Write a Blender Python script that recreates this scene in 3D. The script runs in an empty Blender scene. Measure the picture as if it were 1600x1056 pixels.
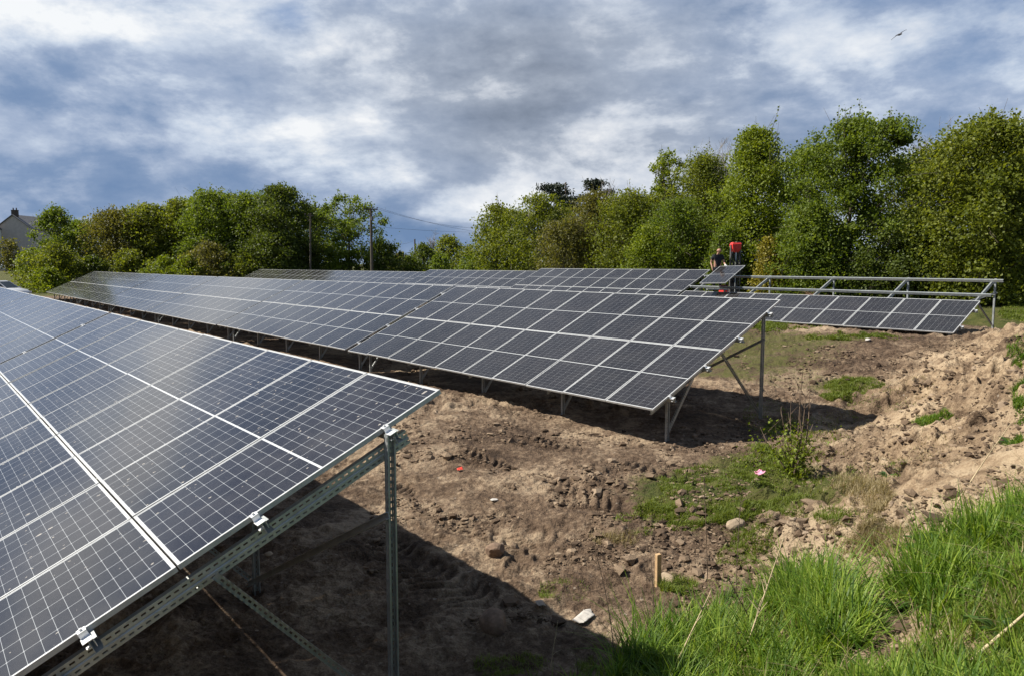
import bpy, bmesh, math, random
import numpy as np
from mathutils import Vector, Matrix

R = math.radians
rng = np.random.default_rng(7)
random.seed(7)
scene = bpy.context.scene
COL = scene.collection

# ------------------------------------------------------------------ camera
H = 3.15                                   # eye height above the levelled site
FPX, PIT, YAW, TILT = 1180.8, R(5.604), R(38.879), R(24.75)
cam = bpy.data.cameras.new('camera'); cam.sensor_width = 36; cam.sensor_fit = 'HORIZONTAL'
cam.lens = FPX / 1600 * 36; cam.clip_end = 6000; cam.clip_start = .05
co = bpy.data.objects.new('camera', cam); COL.objects.link(co)
co.location = (0, 0, H); co.rotation_euler = (math.pi / 2 - PIT, 0, 0)
scene.camera = co
scene.view_settings.view_transform = 'Standard'; scene.view_settings.look = 'None'
scene.view_settings.gamma = 1; scene.view_settings.use_curve_mapping = False
scene.view_settings.exposure = 0.9

# directions of the array rows: A along a row (away), N horizontally up-slope (away)
A = np.array([-math.sin(YAW), math.cos(YAW), 0.]); N = np.array([math.cos(YAW), math.sin(YAW), 0.])

def ray(px, py):
    u = (px - 800) / FPX; v = -(py - 528) / FPX
    c, s = math.cos(PIT), math.sin(PIT)
    return np.array([u, c + v * s, v * c - s])
def azel(px, py):
    d = ray(px, py); return math.atan2(d[0], d[1]), math.atan2(d[2], math.hypot(d[0], d[1]))

# ------------------------------------------------------------------ sun and sky
ldir = Vector(-.68 * A + .69 * N) + Vector((0, 0, -1))       # the way the sunlight travels
sd = -ldir.normalized()
SUN_EL = math.asin(sd.z); SUN_AZ = math.atan2(sd.x, sd.y)
sl = bpy.data.lights.new('sun', 'SUN'); sl.energy = 4.9; sl.angle = R(.53); sl.color = (1, .93, .82)
so = bpy.data.objects.new('sun', sl); COL.objects.link(so)
so.rotation_euler = ldir.to_track_quat('-Z', 'Y').to_euler()

def lin(r, g, b):
    f = lambda c: (c / 255 / 12.92) if c / 255 <= .04045 else ((c / 255 + .055) / 1.055) ** 2.4
    return (f(r), f(g), f(b), 1)

class NT:                                                     # small helper for writing node trees
    def __init__(s, tree): s.t = tree; s.n = tree.nodes; s.l = tree.links
    def node(s, typ, **kw):
        n = s.n.new(typ)
        for k, v in kw.items(): setattr(n, k, v)
        return n
    def link(s, a, b): s.l.new(a, b)
    def put(s, sock, v):
        if isinstance(v, bpy.types.NodeSocket): s.link(v, sock)
        else: sock.default_value = v
    def math(s, op, a, b=None, c=None, clamp=False):
        n = s.node('ShaderNodeMath', operation=op, use_clamp=clamp)
        s.put(n.inputs[0], a)
        if b is not None: s.put(n.inputs[1], b)
        if c is not None: s.put(n.inputs[2], c)
        return n.outputs[0]
    def mix(s, fac, a, b, blend='MIX'):
        n = s.node('ShaderNodeMix', data_type='RGBA', blend_type=blend, clamp_factor=True)
        s.put(n.inputs[0], fac); s.put(n.inputs[6], a); s.put(n.inputs[7], b)
        return n.outputs[2]
    def noise(s, vec, scale, detail=4, rough=.55, dist=0, lac=2.0):
        n = s.node('ShaderNodeTexNoise'); s.put(n.inputs['Vector'], vec)
        n.inputs['Scale'].default_value = scale; n.inputs['Detail'].default_value = detail
        n.inputs['Roughness'].default_value = rough; n.inputs['Distortion'].default_value = dist
        n.inputs['Lacunarity'].default_value = lac
        return n.outputs['Fac']
    def ramp(s, fac, stops, interp='LINEAR'):
        n = s.node('ShaderNodeValToRGB'); s.put(n.inputs[0], fac); e = n.color_ramp.elements
        n.color_ramp.interpolation = interp
        while len(e) < len(stops): e.new(.5)
        for x, (p, c) in zip(e, stops): x.position = p; x.color = c
        return n.outputs[0]
    def smooth(s, v, a, b, lo=0, hi=1):
        n = s.node('ShaderNodeMapRange', interpolation_type='SMOOTHSTEP'); s.put(n.inputs[0], v)
        for i, x in enumerate((a, b, lo, hi)): n.inputs[i + 1].default_value = x
        return n.outputs[0]
    def mapping(s, vec, loc=(0, 0, 0), rot=(0, 0, 0), scale=(1, 1, 1)):
        n = s.node('ShaderNodeMapping'); s.put(n.inputs[0], vec)
        n.inputs[1].default_value = loc; n.inputs[2].default_value = rot; n.inputs[3].default_value = scale
        return n.outputs[0]

W = bpy.data.worlds.new('World'); scene.world = W; W.use_nodes = True
t = NT(W.node_tree); t.n.clear()
SKY_STR = .1
tc = t.node('ShaderNodeTexCoord').outputs['Generated']
nrm = t.node('ShaderNodeVectorMath', operation='NORMALIZE'); t.link(tc, nrm.inputs[0])
sx = t.node('ShaderNodeSeparateXYZ'); t.link(nrm.outputs[0], sx.inputs[0])
X, Y, Z = sx.outputs
az = t.math('ARCTAN2', X, Y)
el = t.math('ARCSINE', Z)
den = t.math('ADD', t.math('MAXIMUM', Z, 0), .35)
cx = t.node('ShaderNodeCombineXYZ')
t.link(t.math('DIVIDE', X, den), cx.inputs[0]); t.link(t.math('DIVIDE', Y, den), cx.inputs[1])
pl = cx.outputs[0]                                             # a flat layer of cloud overhead
def fb(scale, off, detail=9, rough=.56, dist=.25, flat=2.4, tilt=0, vec=None):
    return t.noise(t.mapping(vec or nrm.outputs[0], off, (0, R(tilt), 0), (1, 1, flat)), scale, detail, rough, dist)
n_big = fb(1.9, (2, 1, 4), 4, .5, .1)
n_mid = fb(4.4, (7, 3, 1), 12, .60, .1, 2.1, 12)
m_lit = fb(4.4, (7.05, 2.98, .94), 12, .60, .1, 2.1, 12)        # the same cloud looked up a little sunwards: lit and shaded flanks
n_fine = fb(12, (4, 9, 2), 10, .64, .2, 1.9, 10)
n_flat = t.noise(t.mapping(pl, (3, 7, 2), (0, 0, R(20)), (1, 1, 1)), 1.7, 6, .55, .3)
wa = fb(2.6, (9, 5, 3), 6, .55); wb = fb(3.1, (1, 8, 6), 6, .55)
azw = t.math('ADD', az, t.math('MULTIPLY', t.math('SUBTRACT', wa, .5), .34))
elw = t.math('ADD', el, t.math('MULTIPLY', t.math('SUBTRACT', wb, .5), .17))
def blob(px, py, rx, ry, deg=False):
    a0, e0 = (R(px), R(py)) if deg else azel(px, py)
    sx_, sy_ = (R(rx), R(ry)) if deg else (rx / FPX, ry / FPX)
    q1 = t.math('DIVIDE', t.math('SUBTRACT', azw, a0), sx_)
    q2 = t.math('DIVIDE', t.math('SUBTRACT', elw, e0), sy_)
    d2 = t.math('ADD', t.math('MULTIPLY', q1, q1), t.math('MULTIPLY', q2, q2))
    return t.math('EXPONENT', t.math('MULTIPLY', d2, -1))
b = t.math('MULTIPLY_ADD', t.math('SUBTRACT', n_big, .5), .36, .505)
b = t.math('MULTIPLY_ADD', t.math('SUBTRACT', n_mid, .5), .30, b)
b = t.math('MULTIPLY_ADD', t.math('SUBTRACT', t.smooth(n_mid, .42, .60), .5), .13, b)   # firmer cloud edges
b = t.math('MULTIPLY_ADD', t.math('SUBTRACT', n_mid, m_lit), .95, b)
b = t.math('MULTIPLY_ADD', t.math('SUBTRACT', n_fine, .5), .30, b)
b = t.math('MULTIPLY_ADD', t.math('SUBTRACT', n_flat, .5), .25, b)
CLOUDS = [(100, 14, 200, 50, .27), (40, 205, 230, 100, -.16), (60, 335, 200, 18, .14), (250, 290, 260, 45, -.12),
          (430, 195, 170, 100, .22), (530, 55, 170, 60, .24), (770, 92, 150, 44, -.20), (850, 190, 200, 26, -.14),
          (970, 65, 110, 70, .19), (930, 262, 260, 50, .14), (650, 375, 190, 36, -.36), (990, 325, 150, 30, -.10),
          (1180, 140, 260, 70, -.05), (640, 300, 120, 34, .16), (1400, 120, 220, 60, .05)]
for px, py, rx, ry, amp in CLOUDS:
    b = t.math('MULTIPLY_ADD', blob(px, py, rx, ry), amp, b)
for px, py, rx, ry, amp in [(-42, 17.8, 11, 2.2, .42), (-35, 24.8, 15, 2.9, -.34), (-60, 9, 20, 6, -.1)]:
    b = t.math('MULTIPLY_ADD', blob(px, py, rx, ry, True), amp, b)
b = t.math('SUBTRACT', b, t.smooth(elw, R(23.5), R(33), 0, .27))   # heavier cloud overhead
blue = t.ramp(b, [(.10, lin(112, 140, 179)), (.30, lin(132, 155, 189)), (.48, lin(166, 182, 208)), (.64, lin(202, 214, 231)), (.86, lin(246, 249, 252))])
grey = t.ramp(b, [(.10, lin(116, 128, 146)), (.32, lin(142, 153, 171)), (.5, lin(164, 174, 190)), (.66, lin(206, 212, 222)), (.86, lin(244, 245, 247))])
gfac = t.math('ADD', blob(800, 110, 330, 130), t.math('MULTIPLY', blob(930, 270, 300, 80), .6))
gfac = t.math('ADD', gfac, t.smooth(elw, R(22), R(30), 0, .8))
cloud = t.mix(gfac, blue, grey)
sk = t.node('ShaderNodeTexSky', sky_type='NISHITA'); sk.sun_disc = False
sk.sun_elevation = SUN_EL; sk.sun_rotation = SUN_AZ
clear = t.mix(1, sk.outputs[0], (.50, .70, .95, 1), 'MULTIPLY')  # deep clean-air blue in the gaps
bg_sky = t.node('ShaderNodeBackground'); t.put(bg_sky.inputs[0], clear); bg_sky.inputs[1].default_value = .055
bg_cl = t.node('ShaderNodeBackground'); t.put(bg_cl.inputs[0], cloud); bg_cl.inputs[1].default_value = .535
gap = t.math('ADD', t.math('MULTIPLY', blob(1560, 30, 130, 34), .8), t.math('MULTIPLY', blob(440, 4, 48, 26), .95))
gap = t.math('ADD', gap, t.math('MULTIPLY', blob(1330, 18, 110, 16), .5))
gap = t.math('MULTIPLY', gap, t.smooth(n_mid, .3, .55, 1, .6), clamp=True)
open_ = t.math('MULTIPLY', t.smooth(Y, .25, -.3), t.smooth(n_mid, .40, .56, 1, .25))           # broken blue sky where the sun stands
gap = t.math('MAXIMUM', gap, open_)
mx = t.node('ShaderNodeMixShader'); t.link(gap, mx.inputs[0]); t.link(bg_cl.outputs[0], mx.inputs[1]); t.link(bg_sky.outputs[0], mx.inputs[2])
wo = t.node('ShaderNodeOutputWorld'); t.link(mx.outputs[0], wo.inputs[0])

# ------------------------------------------------------------------ object helpers
def tag(o, label=None, cat=None, group=None, kind=None):
    if label: o['label'] = label
    if cat: o['category'] = cat
    if group: o['group'] = group
    if kind: o['kind'] = kind
    return o
def empty(name, loc=(0, 0, 0), rz=0, parent=None):
    o = bpy.data.objects.new(name, None); COL.objects.link(o)
    o.location = loc; o.rotation_euler = (0, 0, rz); o.empty_display_size = .2
    if parent: o.parent = parent
    return o
def link(name, me, parent=None):
    o = bpy.data.objects.new(name, me); COL.objects.link(o)
    if parent: o.parent = parent
    return o
def mesh_np(name, v, faces, mat, smooth=False, uv=None):
    """v (n,3); faces (m,k) array of equal-sized faces"""
    me = bpy.data.meshes.new(name); v = np.asarray(v, np.float32); faces = np.asarray(faces, np.int32)
    m, k = faces.shape
    me.vertices.add(len(v)); me.vertices.foreach_set('co', v.ravel())
    me.loops.add(m * k); me.loops.foreach_set('vertex_index', faces.ravel())
    me.polygons.add(m); me.polygons.foreach_set('loop_start', np.arange(0, m * k, k, dtype=np.int32))
    me.polygons.foreach_set('use_smooth', np.full(m, smooth))
    me.update(calc_edges=True)
    if uv is not None:
        l = me.uv_layers.new(name='uv'); l.data.foreach_set('uv', np.asarray(uv, np.float32).ravel())
    if mat: me.materials.append(mat)
    return me
class MB:
    """collects simple solids into ONE mesh"""
    def __init__(s): s.v = []; s.f = []; s.uv = []
    def add(s, vs, fs, uvs=None):
        o = len(s.v); s.v += [tuple(p) for p in vs]; s.f += [tuple(i + o for i in q) for q in fs]
        for k, q in enumerate(fs): s.uv += list(uvs[k]) if uvs else [(9, 9)] * len(q)
        return s
    def box(s, c, d, M=None):
        x, y, z = (q / 2 for q in d)
        vs = [Vector((sx_ * x, sy * y, sz * z)) for sz in (-1, 1) for sy in (-1, 1) for sx_ in (-1, 1)]
        if M: vs = [M @ p for p in vs]
        vs = [p + Vector(c) for p in vs]
        return s.add(vs, [(0, 2, 3, 1), (4, 5, 7, 6), (0, 1, 5, 4), (2, 6, 7, 3), (0, 4, 6, 2), (1, 3, 7, 5)])
    def extrude(s, p0, p1, prof, up=(0, 0, 1), cap=True, webs=False):
        """profile [(a,b)] swept p0->p1; a is sideways, b is towards up; uv = (length, distance along profile)"""
        p0, p1 = Vector(p0), Vector(p1); d = (p1 - p0); L = d.length; d.normalize()
        up = Vector(up); side = d.cross(up).normalized(); up = side.cross(d).normalized()
        n = len(prof); vs = [p + side * a + up * c for p in (p0, p1) for a, c in prof]
        fs, uvs = [], []
        for i in range(n):
            j = (i + 1) % n
            e = math.hypot(prof[j][0] - prof[i][0], prof[j][1] - prof[i][1])
            fs.append((i, j, n + j, n + i)); e = 18 if webs and abs(prof[j][0] - prof[i][0]) > .007 else e; uvs.append([(0, -e / 2), (0, e / 2), (L, e / 2), (L, -e / 2)])
        s.add(vs, fs, uvs)
        if cap:
            o = len(s.v) - 2 * n
            s.f += [tuple(o + i for i in range(n - 1, -1, -1)), tuple(o + n + i for i in range(n))]; s.uv += [(9, 9)] * (2 * n)
        return s
    def tube(s, pts, rad, k=6, cap=True):
        pts = [Vector(p) for p in pts]; rad = rad if hasattr(rad, '__len__') else [rad] * len(pts)
        o = len(s.v); up = Vector((.3, .2, 1))
        for i, p in enumerate(pts):
            d = (pts[min(i + 1, len(pts) - 1)] - pts[max(i - 1, 0)]).normalized()
            if abs(d.dot(up.normalized())) > .97: up = Vector((1, .1, .1))
            u = d.cross(up).normalized(); w = u.cross(d)
            s.v += [tuple(p + (u * math.cos(2 * math.pi * j / k) + w * math.sin(2 * math.pi * j / k)) * rad[i]) for j in range(k)]
        for i in range(len(pts) - 1):
            for j in range(k):
                j2 = (j + 1) % k
                s.f.append((o + i * k + j, o + i * k + j2, o + (i + 1) * k + j2, o + (i + 1) * k + j)); s.uv += [(9, 9)] * 4
        if cap:
            s.f.append(tuple(o + j for j in range(k - 1, -1, -1))); s.uv += [(9, 9)] * k
            e = o + (len(pts) - 1) * k; s.f.append(tuple(e + j for j in range(k))); s.uv += [(9, 9)] * k
        return s
    def loft(s, rings, cap=True):
        o = len(s.v); k = len(rings[0])
        for r in rings: s.v += [tuple(p) for p in r]
        for i in range(len(rings) - 1):
            for j in range(k):
                j2 = (j + 1) % k
                s.f.append((o + i * k + j, o + i * k + j2, o + (i + 1) * k + j2, o + (i + 1) * k + j)); s.uv += [(9, 9)] * 4
        if cap:
            s.f.append(tuple(o + j for j in range(k - 1, -1, -1))); s.uv += [(9, 9)] * k
            e = o + (len(rings) - 1) * k; s.f.append(tuple(e + j for j in range(k))); s.uv += [(9, 9)] * k
        return s
    def me(s, name, mat, smooth=False):
        m = bpy.data.meshes.new(name); m.from_pydata(s.v, [], s.f); m.update()
        l = m.uv_layers.new(name='uv'); l.data.foreach_set('uv', np.array(s.uv, np.float32).ravel())
        if mat: m.materials.append(mat)
        if smooth: m.polygons.foreach_set('use_smooth', np.full(len(m.polygons), True))
        return m
    def build(s, name, mat, parent=None, smooth=False):
        return link(name, s.me(name, mat, smooth), parent)

# ------------------------------------------------------------------ materials
def new_mat(name):
    m = bpy.data.materials.new(name); m.use_nodes = True; t = NT(m.node_tree); t.n.clear()
    out = t.node('ShaderNodeOutputMaterial'); return m, t, out
def principled(t, col, rough=.6, metal=0., spec=.5, normal=None):
    p = t.node('ShaderNodeBsdfPrincipled'); t.put(p.inputs['Base Color'], col); t.put(p.inputs['Roughness'], rough)
    t.put(p.inputs['Metallic'], metal); t.put(p.inputs['Specular IOR Level'], spec)
    if normal: t.link(normal, p.inputs['Normal'])
    return p
def bump(t, h, strength=.5, dist=.02):
    n = t.node('ShaderNodeBump'); n.inputs['Strength'].default_value = strength; n.inputs['Distance'].default_value = dist
    t.link(h, n.inputs['Height']); return n.outputs[0]
def simple(name, col, rough=.6, metal=0., vary=.25, scale=6., spec=.4, bumpy=0):
    m, t, out = new_mat(name); oc = t.node('ShaderNodeTexCoord').outputs['Object']
    n = t.noise(oc, scale, 5, .6)
    c0 = tuple(x * (1 - vary) for x in col) + (1,); c1 = tuple(min(1, x * (1 + vary)) for x in col) + (1,)
    c = t.ramp(n, [(.3, c0), (.7, c1)])
    p = principled(t, c, rough, metal, spec, bump(t, n, bumpy, .02) if bumpy else None)
    t.link(p.outputs[0], out.inputs[0]); return m

def steel(name, slots, col=(.33, .35, .35), rough=.5, metal=.55):
    m, t, out = new_mat(name); oc = t.node('ShaderNodeTexCoord').outputs['Object']
    n = t.noise(oc, 9, 5, .65); n2 = t.noise(oc, 60, 2, .5)
    c = t.ramp(n, [(.25, tuple(x * .72 for x in col) + (1,)), (.75, tuple(min(1, x * 1.25) for x in col) + (1,))])
    p = principled(t, c, t.math('MULTIPLY_ADD', n2, .2, rough - .1), metal, .5)
    sh = p.outputs[0]
    if slots:
        uv = t.node('ShaderNodeUVMap', uv_map='uv').outputs[0]; s = t.node('ShaderNodeSeparateXYZ'); t.link(uv, s.inputs[0])
        pitch, slen, off, half = slots
        u = t.math('MODULO', s.outputs[0], pitch)
        a = t.math('LESS_THAN', u, slen)
        d = t.math('ABSOLUTE', t.math('SUBTRACT', t.math('ABSOLUTE', s.outputs[1]), off))
        k = t.math('MULTIPLY', a, t.math('LESS_THAN', d, half))
        tr = t.node('ShaderNodeBsdfTransparent'); mx = t.node('ShaderNodeMixShader')
        t.link(k, mx.inputs[0]); t.link(sh, mx.inputs[1]); t.link(tr.outputs[0], mx.inputs[2]); sh = mx.outputs[0]
    t.link(sh, out.inputs[0]); return m

PW, PL, PT = 1.136, 2.1230, .035           # one panel
def glass(name, dirty):
    m, t, out = new_mat(name)
    uv = t.node('ShaderNodeUVMap', uv_map='uv').outputs[0]; s = t.node('ShaderNodeSeparateXYZ'); t.link(uv, s.inputs[0])
    mgx, mgy, mid = .020, .022, .016
    u = t.math('SUBTRACT', s.outputs[0], mgx); px = (PW - 2 * mgx) / 6
    v = t.math('SUBTRACT', t.math('ABSOLUTE', t.math('SUBTRACT', s.outputs[1], PL / 2)), mid / 2); py = (PL / 2 - mgy - mid / 2) / 11
    def line(x, p, w):
        q = t.math('ABSOLUTE', t.math('SUBTRACT', t.math('FLOORED_MODULO', x, p), p / 2))
        return t.math('GREATER_THAN', q, p / 2 - w / 2), q
    lx, qx = line(u, px, .0042 if dirty else .0034); ly, qy = line(v, py, .0026 if dirty else .0018)
    # clipped cell corners leave small diamonds
    dia = t.math('GREATER_THAN', t.math('ADD', t.math('SUBTRACT', qx, px / 2), t.math('SUBTRACT', qy, py / 2)), -.0085 if dirty else -.0035)
    inside = t.math('MULTIPLY', t.math('MULTIPLY', t.math('GREATER_THAN', u, 0), t.math('LESS_THAN', u, px * 6)),
                    t.math('MULTIPLY', t.math('GREATER_THAN', v, 0), t.math('LESS_THAN', v, py * 11)))
    gridl = t.math('MAXIMUM', t.math('MAXIMUM', lx, ly), dia)
    white = t.math('MAXIMUM', gridl, t.math('SUBTRACT', 1, inside))
    bus = t.math('LESS_THAN', t.math('ABSOLUTE', t.math('SUBTRACT', t.math('FLOORED_MODULO', u, px / 10), px / 20)), .0005)
    oi = t.node('ShaderNodeObjectInfo').outputs['Random']
    cell = t.mix(oi, (.0095, .010, .015, 1), (.0135, .0138, .020, 1)) if dirty else t.mix(oi, (.010, .0095, .011, 1), (.015, .014, .016, 1))
    cell = t.mix(t.math('MULTIPLY', bus, .3), cell, (.3, .3, .32, 1))
    col = t.mix(t.math('MULTIPLY', gridl, .85 if dirty else .62), cell, (.36, .38, .40, 1)); col = t.mix(t.math('SUBTRACT', 1, inside), col, (.50, .52, .53, 1))
    oc = t.node('ShaderNodeTexCoord').outputs['Object']
    wc = t.node('ShaderNodeVectorMath', operation='ADD'); t.link(oc, wc.inputs[0])
    cb = t.node('ShaderNodeCombineXYZ'); t.link(t.math('MULTIPLY', oi, 57), cb.inputs[0]); t.link(t.math('MULTIPLY', oi, 31), cb.inputs[1]); t.link(cb.outputs[0], wc.inputs[1])
    film = t.noise(wc.outputs[0], 2.2, 5, .6)
    col = t.mix(t.smooth(film, .35, .8, .0, .045 if dirty else .03), col, (.45, .42, .38, 1))
    if dirty:
        def specks(scale, rad, thr, stretch):
            vo = t.node('ShaderNodeTexVoronoi'); vo.inputs['Scale'].default_value = scale
            ds = t.noise(wc.outputs[0], 40, 2, .5)
            vm = t.node('ShaderNodeVectorMath', operation='SCALE'); t.link(t.mapping(wc.outputs[0], rot=(0, 0, R(18)), scale=(1, stretch, 1)), vm.inputs[0]); vm.inputs[3].default_value = 1
            va = t.node('ShaderNodeVectorMath', operation='ADD'); t.link(vm.outputs[0], va.inputs[0])
            c3 = t.node('ShaderNodeCombineXYZ'); t.link(t.math('MULTIPLY', ds, .03), c3.inputs[0]); t.link(t.math('MULTIPLY', ds, .02), c3.inputs[1]); t.link(c3.outputs[0], va.inputs[1])
            t.link(va.outputs[0], vo.inputs['Vector'])
            sp = t.node('ShaderNodeSeparateColor'); t.link(vo.outputs['Color'], sp.inputs[0])
            r = t.math('MULTIPLY', t.math('ADD', sp.outputs[1], .25), rad)
            return t.math('MULTIPLY', t.math('LESS_THAN', vo.outputs['Distance'], r), t.math('GREATER_THAN', sp.outputs[0], thr))
        k = t.math('MAXIMUM', specks(8, .075, .40, .5), t.math('MAXIMUM', specks(19, .12, .50, .6), specks(3.5, .045, .50, .6)))
        col = t.mix(t.math('MULTIPLY', k, .7), col, (.36, .34, .31, 1))
        rough = t.math('MAXIMUM', t.math('MULTIPLY_ADD', film, .12, .03), t.math('MULTIPLY', k, .8))
    else:
        rough = t.math('MULTIPLY_ADD', film, .12, .06)
    p = principled(t, col, rough, 0, .5); p.inputs['IOR'].default_value = 1.5
    t.link(p.outputs[0], out.inputs[0]); return m

M = {}
M['steel_slot'] = steel('slotted_steel', (.053, .031, .0, .0065), (.40, .42, .40))
M['steel_post'] = steel('slotted_post_steel', (.05, .030, .016, .005))
M['steel'] = steel('galvanised_steel', None)
M['steel_brace'] = steel('slotted_brace_steel', (.05, .028, .0, .007))
M['rail'] = steel('bright_rail_steel', None, (.40, .43, .43), .42, .5)
M['alu'] = steel('frame_aluminium', None, (.44, .45, .45), .42, .25)
M['clamp'] = steel('clamp_aluminium', None, (.72, .73, .73), .35, .5)
M['glass'] = glass('panel_glass', False)
M['glass_dirty'] = glass('speckled_panel_glass', True)
M['back'] = simple('panel_backsheet', (.62, .62, .6), .7, vary=.05)
M['black'] = simple('black_plastic', (.015, .015, .016), .5)
M['bark'] = simple('bark', (.075, .06, .045), .9, vary=.5, scale=5, bumpy=.5)
M['palebark'] = simple('pale_bark', (.24, .22, .20), .9, vary=.4, scale=5)
M['pole'] = simple('weathered_pole_wood', (.09, .075, .06), .9, vary=.3)
M['timber'] = simple('sawn_timber', (.42, .28, .15), .8, vary=.25, scale=14)
M['straw'] = simple('dry_stalk', (.42, .34, .21), .8, vary=.3, scale=8)
M['deadstem'] = simple('dead_stem', (.12, .085, .06), .9, vary=.3, scale=8)
M['wire'] = simple('wire', (.05, .05, .055), .6)

def leaf_mat(name, c0, c1, c2, trans=.35, nsc=.55):
    m, t, out = new_mat(name)
    g = t.node('ShaderNodeNewGeometry').outputs['Random Per Island']
    oc = t.node('ShaderNodeTexCoord').outputs['Object']
    n = t.noise(oc, nsc, 3, .6)
    k = t.math('ADD', t.math('MULTIPLY', g, .55), t.math('MULTIPLY', t.math('SUBTRACT', n, .25), .9))
    c = t.ramp(k, [(.15, c0 + (1,)), (.5, c1 + (1,)), (.88, c2 + (1,))])
    p = principled(t, c, .55, 0, .35)
    tr = t.node('ShaderNodeBsdfTranslucent'); t.put(tr.inputs[0], t.mix(1, c, (1.25, 1.2, .55, 1), 'MULTIPLY'))
    mx = t.node('ShaderNodeMixShader'); mx.inputs[0].default_value = trans
    t.link(p.outputs[0], mx.inputs[1]); t.link(tr.outputs[0], mx.inputs[2]); t.link(mx.outputs[0], out.inputs[0])
    return m
LM = {
 'lime':  leaf_mat('leaf_lime', (.095, .135, .010), (.155, .205, .014), (.24, .285, .028), .45),
 'green': leaf_mat('leaf_green', (.072, .112, .012), (.115, .165, .017), (.175, .225, .032), .5),
 'dark':  leaf_mat('leaf_dark', (.052, .080, .013), (.080, .112, .017), (.12, .155, .026), .48),
 'olive': leaf_mat('leaf_olive', (.088, .118, .013), (.138, .168, .018), (.205, .23, .032), .5),
 'brown': leaf_mat('leaf_budding_brown', (.088, .090, .022), (.130, .128, .030), (.18, .175, .045), .48),
 'yellow': leaf_mat('leaf_yellow', (.14, .13, .014), (.24, .21, .022), (.33, .29, .035)),
 'pine':  leaf_mat('pine_needles', (.012, .020, .011), (.020, .032, .016), (.034, .048, .024), .1),
 'grass': leaf_mat('grass_blades', (.032, .080, .008), (.105, .190, .014), (.28, .36, .050), .42, 5.),
 'turf':  leaf_mat('turf_blades', (.085, .120, .014), (.13, .175, .022), (.20, .23, .045), .4),
 'dry':   leaf_mat('dry_grass_blades', (.15, .12, .055), (.26, .21, .11), (.40, .33, .19), .3),
 'weed':  leaf_mat('dock_leaf', (.035, .080, .018), (.055, .115, .024), (.09, .155, .035), .35),
}

# ------------------------------------------------------------------ terrain
def sstep(a, b, x):
    q = np.clip((x - a) / (b - a), 0, 1); return q * q * (3 - 2 * q)
_tab = np.random.default_rng(3).random((16, 256, 256)).astype(np.float32)
def vnoise(x, y, k=0):
    T = _tab[k % 16]; xi = np.floor(x); yi = np.floor(y); fx = x - xi; fy = y - yi
    xi = xi.astype(np.int64) & 255; yi = yi.astype(np.int64) & 255; x1 = (xi + 1) & 255; y1 = (yi + 1) & 255
    fx = fx * fx * fx * (fx * (fx * 6 - 15) + 10); fy = fy * fy * fy * (fy * (fy * 6 - 15) + 10)
    return (T[xi, yi] * (1 - fx) + T[x1, yi] * fx) * (1 - fy) + (T[xi, y1] * (1 - fx) + T[x1, y1] * fx) * fy - .5
def rot(x, y, a, s): c, q = math.cos(a) / s, math.sin(a) / s; return x * c - y * q, x * q + y * c
FOOT = np.array([(-9, -2.3), (-4.6, 1.2), (-2.3, 3.1), (-.6, 4.5), (.55, 5.6), (1.0, 6.4), (2.3, 8.3), (4.4, 11.3), (7.6, 17.3), (10.5, 20.3), (13.0, 22.4), (16.6, 24.2), (26, 27.5), (60, 36)])
def foot_dist(x, y):
    best = np.full(x.shape, 1e9); sg = np.ones(x.shape); al = np.zeros(x.shape)
    for i in range(len(FOOT) - 1):
        p, q = FOOT[i], FOOT[i + 1]; d = q - p; L2 = d @ d
        k = np.clip(((x - p[0]) * d[0] + (y - p[1]) * d[1]) / L2, 0, 1)
        ex = x - (p[0] + k * d[0]); ey = y - (p[1] + k * d[1]); dd = np.hypot(ex, ey)
        side = np.where(d[0] * (y - p[1]) - d[1] * (x - p[0]) < 0, 1., -1.)
        m = dd < best; best = np.where(m, dd, best); sg = np.where(m, side, sg); al = np.where(m, p[1] + k * d[1], al)
    return best * sg, al
def h_smooth(x, y):
    x = np.asarray(x, float); y = np.asarray(y, float)
    D = x * N[0] + y * N[1]; t = x * A[0] + y * A[1]; r = np.hypot(x, y); azm = np.arctan2(x, y)
    h = -.24 * sstep(8.5, 5, D) + sstep(13.5, 25.5, D) * (1.0 - .3 * sstep(10, 45, t)) + .3 * sstep(28, 37, D)
    h = h + 2.0 * sstep(84, 132, r) * sstep(-.30, -.45, azm) * (y > 0)
    s, al = foot_dist(x, y)
    top = np.interp(al, [-3, 4, 8, 14, 22, 30], [1.95, 1.95, 1.9, 1.75, 1.75, 1.6])
    k = sstep(0, 5.2, s)
    k = k * (1 - .75 * sstep(13, 19, s) * sstep(18, 30, y))      # the spoil bank falls away again behind
    far = 1 - sstep(32, 42, np.hypot(x, y))
    return h * (1 - k * far) + np.maximum(top, h) * k * far - .05 * np.exp(-(s / 1.2) ** 2) * (s < 3)
def p_track(px, py): d = ray(px, py); return d[:2] * (-H / d[2])
TRACKS = [(p_track(585, 725), p_track(900, 872)), (p_track(700, 690), p_track(1010, 800)), (p_track(560, 790), p_track(800, 930))]
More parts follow.
